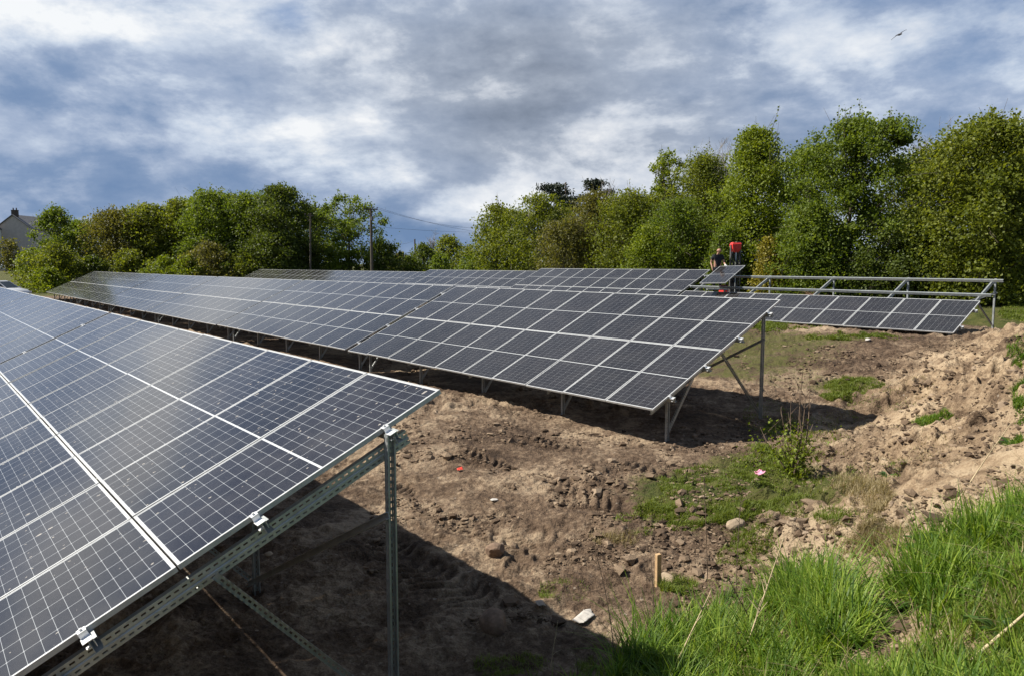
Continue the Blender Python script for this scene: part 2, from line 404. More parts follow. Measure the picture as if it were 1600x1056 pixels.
def h_detail(x, y):
    s, al = foot_dist(x, y); bank = sstep(-.6, 1.2, s); r = np.hypot(x, y); near = 1 - sstep(60, 90, r)
    x = x + .22 * vnoise(*rot(x, y, .3, .55), 12); y = y + .22 * vnoise(*rot(x, y, 1.9, .55), 13)
    z = .13 * vnoise(*rot(x, y, .4, 3.1), 0) * (1 + .8 * bank) + .10 * vnoise(*rot(x, y, 1.3, 1.15), 1) * (1 + 1.6 * bank)
    rough = .25 + 1.2 * np.clip(vnoise(*rot(x, y, 2.2, 2.6), 2) + .45, 0, 1)
    c1 = 1 - np.abs(vnoise(*rot(x, y, .9, .48), 3)) * 4; c2 = 1 - np.abs(vnoise(*rot(x, y, 1.7, .21), 4)) * 4
    z = z + .044 * rough * c1 * (1 + 2.0 * bank) + .034 * rough * c2 * (1 + 1.6 * bank)
    lump = np.clip(vnoise(*rot(x, y, .2, .30), 5) - .16, 0, 1); z = z + lump * (.22 + .3 * bank) * rough
    z = z + .062 * (1 + .6 * bank) * rough * (.22 - np.abs(vnoise(*rot(x, y, 2.9, .15), 6))) + .042 * (1 + .6 * bank) * rough * (.22 - np.abs(vnoise(*rot(x, y, .6, .075), 7))) + .03 * rough * vnoise(*rot(x, y, 1.1, .045), 10)
    for (p, q) in TRACKS:
        d = q - p; L = math.hypot(*d); d = d / L
        u = (x - p[0]) * d[0] + (y - p[1]) * d[1]; w = -(x - p[0]) * d[1] + (y - p[1]) * d[0]
        for off in (0, 1.55):
            ww = w - off + .08 * np.sin(u * .9)
            m = (1 - sstep(.2, .30, np.abs(ww))) * sstep(0, .8, u) * (1 - sstep(L - .8, L, u)) * np.clip(vnoise(*rot(x, y, .1, 1.4), 8) * 2.2 + .75, 0, 1)
            z = z * (1 - .7 * m) + m * (-.05 + .034 * np.sign(np.sin((u + .8 * np.abs(ww)) * 2 * math.pi / .20)) * np.abs(np.sin((u + .8 * np.abs(ww)) * 2 * math.pi / .20)) ** .5)
            z = z + .045 * np.exp(-((np.abs(ww) - .36) / .07) ** 2) * m
    return z * near * (1 - .35 * sstep(.3, 2.4, s) * (r < 7))
def hgt(x, y):
    x = np.asarray(x, float); y = np.asarray(y, float); return h_smooth(x, y) + h_detail(x, y)
def march(px, py, ymax=160):
    d = ray(px, py); ts = np.geomspace(1.2, ymax, 1500); P = d[None] * ts[:, None]
    below = (P[:, 2] + H) < h_smooth(P[:, 0], P[:, 1]) + .02
    i = int(np.argmax(below)) if below.any() else len(ts) - 1
    return float(P[i, 0]), float(P[i, 1])
def on_ground(px, py):
    x, y = march(px, py); return x, y, float(hgt(np.array([x]), np.array([y]))[0])
def gz(x, y): return float(hgt(np.array([float(x)]), np.array([float(y)]))[0])
def gz0(x, y): return float(h_smooth(np.array([float(x)]), np.array([float(y)]))[0])

def make_ground():
    rs = [.04]
    while rs[-1] < 3000:
        r = rs[-1]
        rs.append(r + (max(.03 if r < 3.5 else .014, r * r / (H * 756) * .62) if r < 70 else max(3., r * .07)))
    rs = np.array(rs)
    core = np.linspace(-R(41), R(41), 900); side = np.linspace(R(41), R(360 - 41), 190)[1:-1]
    th = np.concatenate([core, side]); nr, na = len(rs), len(th)
    x = (rs[:, None] * np.sin(th)[None]).ravel(); y = (rs[:, None] * np.cos(th)[None]).ravel()
    z = hgt(x, y)
    v = np.stack([x, y, z], 1)
    i = np.arange(nr - 1)[:, None] * na; j = np.arange(na)[None]; j2 = (j + 1) % na
    f = np.stack([i + j, i + na + j, i + na + j2, i + j2], -1).reshape(-1, 4)
    me = mesh_np('ground', v, f, None, True)
    s, al = foot_dist(v[:, 0], v[:, 1]); r = np.hypot(v[:, 0], v[:, 1])
    at = me.attributes.new('bank', 'FLOAT', 'POINT'); at.data.foreach_set('value', (sstep(-.5, 1.8, s) * (1 - sstep(28, 40, r))).astype(np.float32))
    D = v[:, 0] * N[0] + v[:, 1] * N[1]; tt = v[:, 0] * A[0] + v[:, 1] * A[1]
    veg = sstep(27.5, 30.5, D) + sstep(80, 92, r) + sstep(2.5, 3.3, s) * (1 - sstep(6.5, 8, r))
    veg = veg + .55 * sstep(15.5, 17, D) * (1 - sstep(22, 24, D)) * sstep(8, 12, tt)
    for px, py, rr in [(1150, 770, 1.5), (1200, 720, 1.3), (1090, 775, 1.1), (1335, 608, 1.3), (1290, 790, .7)]:
        qx, qy = march(px, py); veg = veg + .55 * np.exp(-((v[:, 0] - qx) ** 2 + (v[:, 1] - qy) ** 2) / rr ** 2)
    at = me.attributes.new('veg', 'FLOAT', 'POINT'); at.data.foreach_set('value', np.clip(veg, 0, 1).astype(np.float32))
    m, t, out = new_mat('soil')
    oc = t.node('ShaderNodeTexCoord').outputs['Object']
    bank = t.node('ShaderNodeAttribute', attribute_name='bank').outputs['Fac']; vg = t.node('ShaderNodeAttribute', attribute_name='veg').outputs['Fac']
    big = t.noise(oc, .42, 6, .62, .6); mid = t.noise(oc, 1.9, 8, .68, .5); fine = t.noise(oc, 11, 7, .72); grit = t.noise(oc, 55, 4, .7)
    vc = t.node('ShaderNodeTexVoronoi', feature='F1'); t.link(t.mapping(oc), vc.inputs['Vector']); vc.inputs['Scale'].default_value = 13; vc.inputs['Randomness'].default_value = 1
    vd = t.node('ShaderNodeTexVoronoi', feature='F1'); t.link(oc, vd.inputs['Vector']); vd.inputs['Scale'].default_value = 34
    k = t.math('ADD', t.math('MULTIPLY', big, .5), t.math('ADD', t.math('MULTIPLY', mid, .42), t.math('ADD', t.math('MULTIPLY', fine, .38), t.math('MULTIPLY', grit, .20))))
    flat = t.ramp(k, [(.57, (.026, .0165, .0105, 1)), (.67, (.072, .047, .030, 1)), (.75, (.144, .100, .066, 1)), (.845, (.31, .236, .160, 1))])
    sand = t.ramp(k, [(.55, (.062, .041, .025, 1)), (.65, (.155, .107, .066, 1)), (.735, (.262, .188, .118, 1)), (.84, (.40, .31, .205, 1))])
    bk = t.math('MULTIPLY', bank, t.smooth(t.math('ADD', big, t.math('MULTIPLY', mid, .5)), .52, .78))
    c = t.mix(bk, flat, sand)
    grn = t.ramp(mid, [(.35, (.038, .052, .010, 1)), (.55, (.075, .078, .020, 1)), (.7, (.11, .085, .045, 1))])
    edge = t.smooth(t.math('ADD', vg, t.math('MULTIPLY', t.math('SUBTRACT', t.math('ADD', mid, fine), 1), .8)), .38, .62)
    c = t.mix(edge, c, grn)
    vo = t.node('ShaderNodeTexVoronoi'); t.link(oc, vo.inputs['Vector']); vo.inputs['Scale'].default_value = 9
    sp = t.node('ShaderNodeSeparateColor'); t.link(vo.outputs['Color'], sp.inputs[0])
    peb = t.math('MULTIPLY', t.math('LESS_THAN', vo.outputs['Distance'], t.math('MULTIPLY', sp.outputs[1], .2)), t.math('GREATER_THAN', sp.outputs[0], .72))
    c = t.mix(t.math('MULTIPLY', peb, .5), c, (.36, .31, .25, 1))
    hh = t.math('ADD', t.math('MULTIPLY', fine, .8), t.math('ADD', t.math('MULTIPLY', grit, .45), t.math('MULTIPLY', peb, .2)))
    hh = t.math('SUBTRACT', hh, t.math('ADD', t.math('MULTIPLY', vc.outputs['Distance'], .55), t.math('MULTIPLY', vd.outputs['Distance'], .3)))
    p = principled(t, c, .92, 0, .2, bump(t, hh, 1.0, .05)); t.link(p.outputs[0], out.inputs[0])
    me.materials.append(m)
    g = link('ground', me); g['kind'] = 'structure'; g['label'] = 'bare churned brown earth of the site with a sandy bank on the right'
    return g
make_ground()

# ------------------------------------------------------------------ solar arrays
ROW = [np.array([-.550, 5.689, H - .950]), np.array([5.4535, 15.349, H - .727]), np.array([16.2534, 25.005, H - .2726])]
PITCH = 1.154                               # panel width with its gap
CT, ST = math.cos(TILT), math.sin(TILT)
SL = 2.1358                                 # slope length taken by one panel and its gap
def build_panel_meshes():
    L = []
    for nm in ('glass', 'glass_dirty'):
        b = MB(); z = -.0018; e = .008
        b.add([(e, e, z), (PW - e, e, z), (PW - e, PL - e, z), (e, PL - e, z)], [(0, 1, 2, 3)], [[(e, e), (PW - e, e), (PW - e, PL - e), (e, PL - e)]])
        b.add([(e, e, z - .006), (e, PL - e, z - .006), (PW - e, PL - e, z - .006), (PW - e, e, z - .006)], [(0, 1, 2, 3)])
        me = b.me('solar_panel', M[nm]); me.materials.append(M['back']); me.polygons[1].material_index = 1; L.append(me)
    f = MB(); wd = .0115
    for x in (wd / 2, PW - wd / 2): f.box((x, PL / 2, -PT / 2), (wd, PL, PT))
    for y in (wd / 2, PL - wd / 2): f.box((PW / 2, y, -PT / 2), (PW - 2 * wd, wd, PT))
    for x in (.022, PW - .022): f.box((x, PL / 2, -PT + .001), (.02, PL - .05, .002))
    return L[0], L[1], f.me('panel_frame', M['alu'])
ME_PANEL, ME_DIRTY, ME_FRAME = build_panel_meshes()

def chan(w, h, tk=.004, lip=.012):          # C-channel, open to one side: a sideways, b up
    return [(0, -h / 2), (w, -h / 2), (w, -h / 2 + lip), (w - tk, -h / 2 + lip), (w - tk, -h / 2 + tk), (tk, -h / 2 + tk), (tk, h / 2 - tk),
            (w - tk, h / 2 - tk), (w - tk, h / 2 - lip), (w, h / 2 - lip), (w, h / 2), (0, h / 2)]
S_PURLIN = (.25, .75, 1.27, 1.78)
def slope_pt(x, s, dn=0.):
    """table coordinates of a point a slope distance s panels from the top edge and dn metres under the glass"""
    return (x, s * SL * CT - dn * ST, -s * SL * ST - dn * CT)

def array_parts(ncol, detail, z_top, ground_at, x_end_clear=.09, x0=.24, rear_y=.34):
    """meshes of one table in its own axes: x along the row, y down the slope, z up (0 = top edge)"""
    Lx = ncol * PITCH - (PITCH - PW); out = []
    pm = M['steel_slot'] if detail else M['steel']; bm_ = M['steel_brace'] if detail else M['steel']; qm = M['steel_post'] if detail else M['steel']
    for s in S_PURLIN:                       # purlins carry the panels
        b = MB(); p = slope_pt(-x_end_clear, s, PT + .045); q = slope_pt(Lx + .06, s, PT + .045)
        b.extrude(p, q, chan(.05, .088, .003), up=(0, ST, CT)); out.append(('purlin', b.me('purlin', M['rail'])))
    nf = 5 if ncol >= 9 else 4
    for k in range(nf):
        x = x0 + k * (Lx - x0 - .24) / (nf - 1)
        b = MB(); dn = PT + .092 + .055
        b.extrude(slope_pt(x, .18, dn), slope_pt(x, 1.93, dn), [(.045, -.055), (.045, -.047), (.004, -.051), (.004, -.006), (.010, 0), (.004, .006), (.004, .051), (.045, .047), (.045, .055), (0, .055), (0, .008), (.008, 0), (0, -.008), (0, -.055)], up=(0, ST, CT), webs=True)
        rf = b.me('rafter', pm)
        front_y = 3.3
        xz = x - .052
        def zr(y): return -(y * ST / CT) - dn / CT
        gr, gf = ground_at(x, rear_y), ground_at(x, front_y)
        b = MB(); b.extrude((xz, rear_y, gr - .25), (xz, rear_y, zr(rear_y) + .15), chan(.05, .066), up=(0, 1, 0)); rp = b.me('rear_post', qm)
        b = MB(); b.extrude((xz, front_y, gf - .25), (xz, front_y, zr(front_y) + .03), chan(.05, .066), up=(0, 1, 0)); fp = b.me('front_post', qm)
        b = MB(); ym = 1.72; b.extrude((xz - .004, ym, zr(ym) + .0), (xz - .004, rear_y + .06, gr + .16), chan(.035, .05, .003, .008)); rb = b.me('rear_brace', bm_)
        b = MB(); yf = 2.55; b.extrude((xz - .004, yf, zr(yf) + .0), (xz - .004, front_y - .05, gf + .10), chan(.035, .05, .003, .008)); fb = b.me('front_brace', bm_)
        if k == 0:                            # lengthwise brace of the first bay
            x2 = x0 + (Lx - x0 - .24) / (nf - 1) - .052; g2 = ground_at(x2, rear_y)
            b = MB(); b.extrude((x2, rear_y + .07, g2 + .10), (xz - .12, rear_y + .07, gr + (zr(rear_y) - gr) * .80), chan(.03, .05, .003, .008)); out.append(('cross_brace', b.me('cross_brace', M['steel'])))
        out += [('rafter', rf), ('rear_post', rp), ('front_post', fp), ('rear_brace', rb), ('front_brace', fb)]
    return out
def clamp_mesh():
    b = MB()
    b.box((-.012, 0, .003), (.05, .05, .005)); b.box((-.037, 0, -.016), (.005, .05, .036)); b.box((-.014, 0, .012), (.014, .014, .014))
    # the purlin's open end with its slotted lip
    b.box((-.075, .0, -.034), (.07, .058, .004)); b.box((-.075, -.027, -.062), (.07, .004, .056)); b.box((-.06, .012, -.088), (.04, .03, .004))
    return b.me('end_clamp', M['clamp'])
ME_CLAMP = clamp_mesh()

def solar_array(row, i0, ncol, z_off, label, detail=False, dirty=False, upper=True):
    o = ROW[row] + A * PITCH * i0
    rz = math.pi / 2 + YAW; ztop = o[2] + z_off
    base_z = gz0(o[0], o[1])
    root = empty('solar_array', (o[0], o[1], base_z), rz)
    tag(root, label, 'solar array', 'solar arrays standing in three rows')
    zt = ztop - base_z
    def ground_at(x, y):
        P = o + A * x - N * y
        return gz0(P[0], P[1]) - ztop
    for nm, me in array_parts(ncol, detail, ztop, ground_at, .11, .02 if row == 0 else .22, .47 if row == 0 else .36):
        c = link(nm, me, root); c.location = (0, 0, zt)
    for j in range(ncol):
        for r in ((0, 1) if upper else (1,)):
            p = link('solar_panel', ME_DIRTY if dirty else ME_PANEL, root)
            y, z = slope_pt(0, r)[1:]
            p.location = (j * PITCH, y, zt + z + rng.normal(0, .0012)); p.rotation_euler = (-TILT + rng.normal(0, .0018), rng.normal(0, .0018), 0)
            link('panel_frame', ME_FRAME, p)
    Lx = ncol * PITCH - (PITCH - PW)
    for s in S_PURLIN:
        if not upper and s < 1: continue
        for x, sgn in ((0, 1), (Lx, -1)):
            if sgn < 0 and not detail: continue
            c = link('end_clamp', ME_CLAMP, root); q = slope_pt(x, s)
            c.location = (q[0], q[1], zt + q[2]); c.rotation_euler = (-TILT, 0, 0 if sgn > 0 else math.pi)
            if sgn < 0: c.rotation_euler = (TILT, 0, math.pi)
    return root
P10 = 10.15
LAB1 = ['nearest solar array, its speckled panels filling the lower left foreground',
        'second solar array of the front row, beyond its dark gap at the left edge',
        'farthest solar array of the front row, just below the white car at the left edge']
for k in range(3): solar_array(0, k * P10, 10, rng.normal(0, .006) if k else 0, LAB1[k], k == 0, True)
LAB2 = ['near end solar array of the middle row, ten sharp dark columns, left of the sapling',
        'second solar array from the near end of the middle row, behind the widest dark gap',
        'third solar array from the near end of the middle row, pale bluish sheen',
        'fourth solar array from the near end of the middle row',
        'second solar array from the far left end of the middle row',
        'solar array at the far left end of the middle row beside the green shrubs']
for k in range(6): solar_array(1, k * P10 + .0, 10, [0, .012, 0, -.01, 0, .005][k], LAB2[k], k == 0, False)
LAB3 = ['half fitted solar array with bare upper rails at the right beside the earth bank',
        'back row solar array just left of the man holding a panel',
        'back row solar array in the centre, one step lower than the one beside the man',
        'back row solar array beneath the far gap in the trees',
        'back row solar array in front of the wooden utility pole',
        'farthest solar array of the back row, at its left end']
Z3 = [0, 0, -.15, -.30, -.31, -.31]
for k in range(6): solar_array(2, k * P10, 10 if k < 5 else 7, Z3[k], LAB3[k], False, False, k > 0)

# the panel being laid, lying on the bare rails of the half fitted array
lp = link('loose_solar_panel', ME_PANEL); lp.location = (7.76, 31.37, H - .80); lp.rotation_euler = (.33, -.03, -.69)
link('panel_frame', ME_FRAME, lp)
tag(lp, 'loose solar panel being lowered onto the bare rails by the man in black', 'solar panel')

# ------------------------------------------------------------------ trees and shrubs
def px2x(px, Yd): return ray(px, 528)[0] / ray(px, 528)[1] * Yd
def z_at(py, Yd): d = ray(800, py); return H + d[2] / d[1] * Yd
def tube_np(paths, k=4):
    """many tapering twigs into one vertex/face array; paths = [(points (n,3), radii)]"""
    V, F = [], []; o = 0; ang = np.arange(k) * 2 * math.pi / k
    for pts, rad in paths:
        pts = np.asarray(pts, float); n = len(pts); d = np.gradient(pts, axis=0); d /= np.linalg.norm(d, axis=1)[:, None] + 1e-9
        up = np.where(np.abs(d[:, 2:3]) > .9, np.array([[1., 0, 0]]), np.array([[0, 0, 1.]]))
        u = np.cross(d, up); u /= np.linalg.norm(u, axis=1)[:, None] + 1e-9; w = np.cross(u, d)
        r = np.asarray(rad, float)[:, None, None]
        V.append((pts[:, None] + r * (u[:, None] * np.cos(ang)[None, :, None] + w[:, None] * np.sin(ang)[None, :, None])).reshape(-1, 3))
        i = np.arange(n - 1)[:, None] * k; j = np.arange(k)[None]; j2 = (j + 1) % k
        F.append((o + np.stack([i + j, i + j2, i + k + j2, i + k + j], -1)).reshape(-1, 4)); o += n * k
    return np.concatenate(V), np.concatenate(F)
def curve(p, q, g, n=6, sag=.0, wob=.1):
    k = np.linspace(0, 1, n)[:, None]; p = np.asarray(p, float); q = np.asarray(q, float)
    L = np.linalg.norm(q - p); m = (p + q) / 2 + np.array([g.normal(0, wob * L), g.normal(0, wob * L), sag * L])
    return (1 - k) ** 2 * p + 2 * k * (1 - k) * m + k * k * q
def leaves_np(C, size, g, aspect=1.5, up=.5):
    """leaf blades (diamond quads) at points C"""
    n = len(C); d = g.normal(size=(n, 3)); d[:, 2] -= .25; d /= np.linalg.norm(d, axis=1)[:, None]
    nn = g.normal(size=(n, 3)) + np.array([0, 0, up * 2]); s = np.cross(d, nn); s /= np.linalg.norm(s, axis=1)[:, None] + 1e-9
    L = (size * (.6 + .8 * g.random(n)))[:, None]; Wd = L / aspect * .6
    nrm = np.cross(s, d)
    v = np.stack([C, C + d * L * .5 + s * Wd + nrm * L * .08, C + d * L, C + d * L * .5 - s * Wd + nrm * L * .08], 1).reshape(-1, 3)
    return v, np.arange(n * 4).reshape(-1, 4)
def crown_points(kind, g, hw, h, nclump):
    """clump centres inside a crown of half width hw and height h (z from 0)"""
    lob = g.uniform(0, 6.28, 4); P = []
    t0 = {'round': .02, 'tall': .02, 'shrub': .0, 'airy': .12, 'vase': .08, 'broad': .02}[kind]
    while len(P) < nclump:
        tz = t0 + (1 - t0) * g.random(); a = g.uniform(0, 2 * math.pi)
        q = (tz - t0) / (1 - t0)
        if kind == 'round': prof = (max(0, 1 - ((q - .42) / .60) ** 2)) ** .5 if q > .42 else .93 + .07 * q / .42
        elif kind == 'tall': prof = (max(0, 1 - ((q - .36) / .66) ** 2)) ** .55 if q > .36 else .92 + .08 * q / .36
        elif kind == 'shrub': prof = (max(0, 1 - q ** 2.2)) ** .55
        elif kind == 'broad': prof = (max(0, 1 - abs((q - .46) / .56) ** 3.6)) ** .5
        elif kind == 'airy': prof = (max(0, 1 - ((q - .5) / .56) ** 2)) ** .6
        else: prof = .45 + .55 * min(1, q / .6) if q < .75 else (max(0, 1 - ((q - .75) / .28) ** 2)) ** .5
        prof *= .80 + .20 * math.sin(2 * a + lob[0] + 3 * q) + .13 * math.sin(5 * a + lob[1] + 7 * q) + .07 * math.sin(9 * q * 2 + lob[2])
        rr = (g.random() ** (.42 if g.random() < .75 else 1)) * prof
        P.append((math.cos(a) * rr * hw, math.sin(a) * rr * hw, tz * h))
    return np.array(P)
def tree(px, top, Yd, hwpx, kind, leaf, label, name='tree', cat='tree', group=None, base=None, dens=1., lsize=None, lean=(0, 0), bark='bark', hidebase=False, spikes=0, gappy=0.):
    g = np.random.default_rng(int(px * 7 + top * 3 + Yd))
    x = px2x(px, Yd); zb = gz0(x, Yd) if base is None else base; h = z_at(top, Yd) - zb; hw = hwpx * Yd / FPX
    root = empty(name, (x, Yd, zb)); tag(root, label, cat, group)
    apx = hwpx * 2 * h * FPX / Yd * .41 * .8
    ls = (lsize or max(.13, .0036 * Yd)) * .70
    n = int(np.clip(apx * 3.0 * dens, 900, 60000))
    ncl = int(np.clip(40 + apx / 95, 44, 300)); C = crown_points(kind, g, hw, h * .97, ncl)
    C[:, 0] += lean[0] * C[:, 2]; C[:, 1] += lean[1] * C[:, 2]
    cs = .125 * (hw * hw * h) ** (1 / 3) + .12; cs *= (1 - .35 * gappy)
    # leaves
    wts = g.random(ncl) + .5; idx = g.choice(ncl, n, p=wts / wts.sum())
    off = g.normal(size=(n, 3)); off /= np.linalg.norm(off, axis=1)[:, None]; off *= (g.random(n) ** .55)[:, None] * cs * (.7 + .8 * g.random(ncl)[idx])[:, None]
    off[:, 2] *= .75
    Pl = C[idx] + off
    fill = g.random(n) < .55 * (1 - gappy)         # looser foliage between the clumps
    nf_ = int(fill.sum()); Q = crown_points(kind, g, hw * .97, h * .95, min(nf_, 2600)); Q[:, 0] += lean[0] * Q[:, 2]
    Pl[fill] = Q[g.integers(0, len(Q), nf_)] + g.normal(0, .16 + .02 * hw, (nf_, 3)); Pl[:, 2] = np.maximum(Pl[:, 2], .05)
    # shoots rising out of the top
    paths, feet = [], []
    for q in range(spikes):
        c = C[g.integers(ncl)]
        if c[2] < .62 * h: continue
        e = c + np.array([g.normal(0, .12) + lean[0], g.normal(0, .12), 1]) * h * g.uniform(.07, .16)
        pt = curve(c, e, g, 4, 0, .06); paths.append((pt, np.linspace(.018, .006, 4))); feet.append(c)
        m = g.integers(10, 26); k = g.random(m) ** .8
        Pl = np.concatenate([Pl, c + (e - c) * k[:, None] + g.normal(0, ls * .55, (m, 3))])
    v, f = leaves_np(Pl, ls, g, up=.35)
    # trunk and limbs
    tr = max(.05, .016 * h); lo = np.array([0, 0, -.2]); hi = np.array([lean[0] * h * .6, lean[1] * h * .6, .62 * h])
    tp = curve(lo, hi, g, 9, 0, .03); paths.append((tp, np.linspace(tr, tr * .35, 9)))
    for c in list(C[g.permutation(ncl)[:min(ncl, 60)]]) + feet:
        tq = np.clip((c[2] - .25 * math.hypot(c[0], c[1])) / (.62 * h) * .8 + g.normal(0, .06), .06, .98)
        st = tp[int(tq * 8)]; L = np.linalg.norm(c - st)
        r0 = tr * (.42 - .25 * tq) * min(1, L / (.3 * h) + .3)
        pt = curve(st, c, g, 6, .06, .07); paths.append((pt, np.linspace(r0, .008, 6)))
        for _ in range(2):
            e = c + g.normal(0, cs * .9, 3); paths.append((curve(pt[4], e, g, 3, .02, .08), [.014, .01, .005]))
    tv, tf = tube_np(paths)
    link('trunk', mesh_np('trunk', tv, tf, M[bark], True), root)
    link('crown', mesh_np('crown', v, f, LM[leaf]), root)
    return root
def bare_tree(px, top, Yd, hwpx, label, bark='palebark', group=None, basepy=None, nl=26):
    g = np.random.default_rng(int(px + top)); x = px2x(px, Yd); zb = gz0(x, Yd); h = z_at(top, Yd) - zb; hw = hwpx * Yd / FPX
    root = empty('bare_tree', (x, Yd, zb)); tag(root, label, 'tree', group); tr = .014 * h; paths = []
    tp = curve((0, 0, -.2), (0, 0, .7 * h), g, 9, 0, .03); paths.append((tp, np.linspace(tr, tr * .4, 9))); tw = []
    for q in range(nl):
        k = g.uniform(.25, 1); st = tp[int(k * 8)]; a = g.uniform(0, 6.28)
        e = np.array([math.cos(a) * hw * g.uniform(.3, 1) * (1.25 - .6 * k), math.sin(a) * hw * .6, st[2] + h * g.uniform(.15, .34)]); e[2] = min(e[2], h)
        pt = curve(st, e, g, 7, .05, .06); paths.append((pt, np.linspace(tr * .32, .012, 7)))
        for w in range(16):
            s0 = pt[g.integers(2, 7)]; e2 = s0 + np.array([g.normal(0, .5), g.normal(0, .5), g.uniform(.3, 1.2)]) * h * .11
            p2 = curve(s0, e2, g, 4, 0, .08); paths.append((p2, [.016, .012, .009, .005]))
            for u in range(3):
                s1 = p2[g.integers(1, 4)]; tw.append((curve(s1, s1 + np.array([g.normal(0, .4), g.normal(0, .4), g.uniform(.2, 1)]) * h * .05, g, 3, 0, .05), [.010, .007, .004]))
    v, f = tube_np(paths); link('trunk', mesh_np('trunk', v, f, M[bark], True), root)
    v, f = tube_np(tw, 3); link('twigs', mesh_np('twigs', v, f, M[bark], True), root)

GR = 'trees behind the right end of the site'; GL = 'trees beyond the far left end of the rows'; GM = 'low trees in the far gap'
tree(1530, 180, 34, 112, 'broad', 'olive', 'broad yellow green tree rising highest at the right edge behind the bare rails', group=GR, spikes=26, lsize=.19, dens=1.25)
tree(1318, 184, 38, 112, 'broad', 'green', 'tall wind-swept green tree with sky showing through its middle', group=GR, spikes=34, lean=(.03, 0), lsize=.17, gappy=.75, dens=.95)
tree(1172, 196, 42, 70, 'tall', 'lime', 'tall bright lime green tree above the man and the red machine', group=GR, spikes=22, lsize=.17, dens=1.2)
tree(1095, 236, 47, 72, 'tall', 'olive', 'slim olive tree with bare shoots left of the bright lime tree', group=GR, spikes=18, lsize=.16)
tree(1040, 232, 52, 40, 'airy', 'lime', 'thin airy pale tree with sky between its leaves', group=GR, spikes=22, dens=.42, lsize=.2, gappy=.9)
tree(985, 296, 47, 72, 'round', 'olive', 'mid-height olive tree below the thin airy tree', group=GR, spikes=10)
tree(925, 302, 50, 66, 'tall', 'brown', 'budding brownish tree in front of the pines', group=GR, spikes=14, dens=.85)
tree(838, 303, 56, 74, 'round', 'olive', 'rounded greyish tree with slender pale stems left of the pines', group=GR, spikes=14, dens=.8, bark='palebark', gappy=.4)
tree(776, 318, 60, 52, 'tall', 'olive', 'leafy tree forming the left end of the right-hand wood', group=GR, spikes=12)
tree(880, 345, 48, 60, 'round', 'brown', 'russet twiggy thicket at the foot of the pale-stemmed tree', group=GR, dens=.75, spikes=10)
tree(1060, 312, 44, 76, 'round', 'green', 'rounded green tree just left of the man', group=GR, spikes=8, lsize=.15)
tree(1010, 352, 43, 55, 'shrub', 'lime', 'fresh green bush behind the top edge of the back row', group=GR, name='shrub', cat='shrub', lsize=.15)
tree(1130, 352, 41, 45, 'shrub', 'green', 'dark green bush directly behind the man', group=GR, name='shrub', cat='shrub', lsize=.15)
tree(1196, 372, 38, 30, 'shrub', 'yellow', 'yellow leaved shrub right of the red machine', group=GR, name='shrub', cat='shrub', lsize=.15)
tree(1262, 318, 37, 70, 'shrub', 'green', 'dense green undergrowth below the wind-swept tree', group=GR, name='shrub', cat='shrub', lsize=.16)
tree(1415, 325, 36, 75, 'shrub', 'dark', 'dark leafy thicket between the two tallest trees', group=GR, name='shrub', cat='shrub', lsize=.16)
tree(1345, 395, 35.5, 48, 'shrub', 'dark', 'low dark bush behind the middle of the bare rails', group=GR, name='shrub', cat='shrub', lsize=.15)
tree(1640, 250, 35, 80, 'round', 'olive', 'tree cut off by the right picture edge', group=GR, spikes=8, lsize=.17)
for px, top, Yd, hw, lf, lb in [
    (1425, 232, 46, 72, 'olive', 'tree filling the dip behind the two tallest trees'), (1248, 226, 48, 60, 'green', 'tree behind the gap between the lime tree and the wind-swept tree'),
    (1600, 225, 44, 70, 'green', 'tree behind the right edge tree'), (1108, 262, 55, 58, 'green', 'tree behind the slim olive tree'), (1030, 300, 58, 60, 'olive', 'tree behind the mid-height olive tree'),
    (955, 318, 60, 60, 'green', 'tree behind the budding brownish tree'), (880, 322, 64, 60, 'olive', 'tree below the flat-topped pine'), (805, 330, 68, 50, 'green', 'tree behind the left end of the right-hand wood')]:
    tree(px, top, Yd, hw, 'broad', lf, lb, group=GR, spikes=10)
bare_tree(1435, 205, 48, 50, 'grey leafless tree showing between the two tallest trees', group=GR)
bare_tree(1598, 195, 46, 40, 'grey leafless tree at the right picture edge', group=GR)
bare_tree(962, 280, 62, 34, 'leafless twiggy tree behind the wood right of the pines', group=GR)
bare_tree(1115, 222, 52, 40, 'leafless twiggy tree top left of the bright lime tree', group=GR)

def pine(px, top, Yd, hwpx, label, pads):
    g = np.random.default_rng(int(px)); x = px2x(px, Yd); zb = gz0(x, Yd); h = z_at(top, Yd) - zb; hw = hwpx * Yd / FPX
    root = empty('pine_tree', (x, Yd, zb)); tag(root, label, 'tree', 'pines'); paths = []
    tp = curve((0, 0, -.2), (.3, 0, h * .93), g, 9, 0, .02); paths.append((tp, np.linspace(.26, .07, 9))); P = []
    for q in range(pads):
        k = g.uniform(.55, 1.0); a = g.uniform(0, 6.28); rr = hw * g.uniform(.15, 1) * (1.15 - .5 * (k - .55))
        c = np.array([math.cos(a) * rr + .2, math.sin(a) * rr, h * k]); st = tp[int(min(k * .93, 1) * 8)]
        paths.append((curve(st, c, g, 5, .03, .06), np.linspace(.07, .02, 5)))
        m = 260; o = g.normal(size=(m, 3)) * np.array([.62, .62, .2]) * hw * .32; P.append(c + o)
    v, f = leaves_np(np.concatenate(P), .34, g, 3.2, .2)
    tv, tf = tube_np(paths); link('trunk', mesh_np('trunk', tv, tf, M['bark'], True), root); link('crown', mesh_np('crown', v, f, LM['pine']), root)
pine(878, 273, 78, 34, 'tallest flat-topped dark pine above the wood', 22)
pine(925, 286, 80, 28, 'smaller dark pine just right of the flat-topped one', 18)
pine(998, 298, 76, 26, 'lowest dark pine peeping out above the wood', 14)

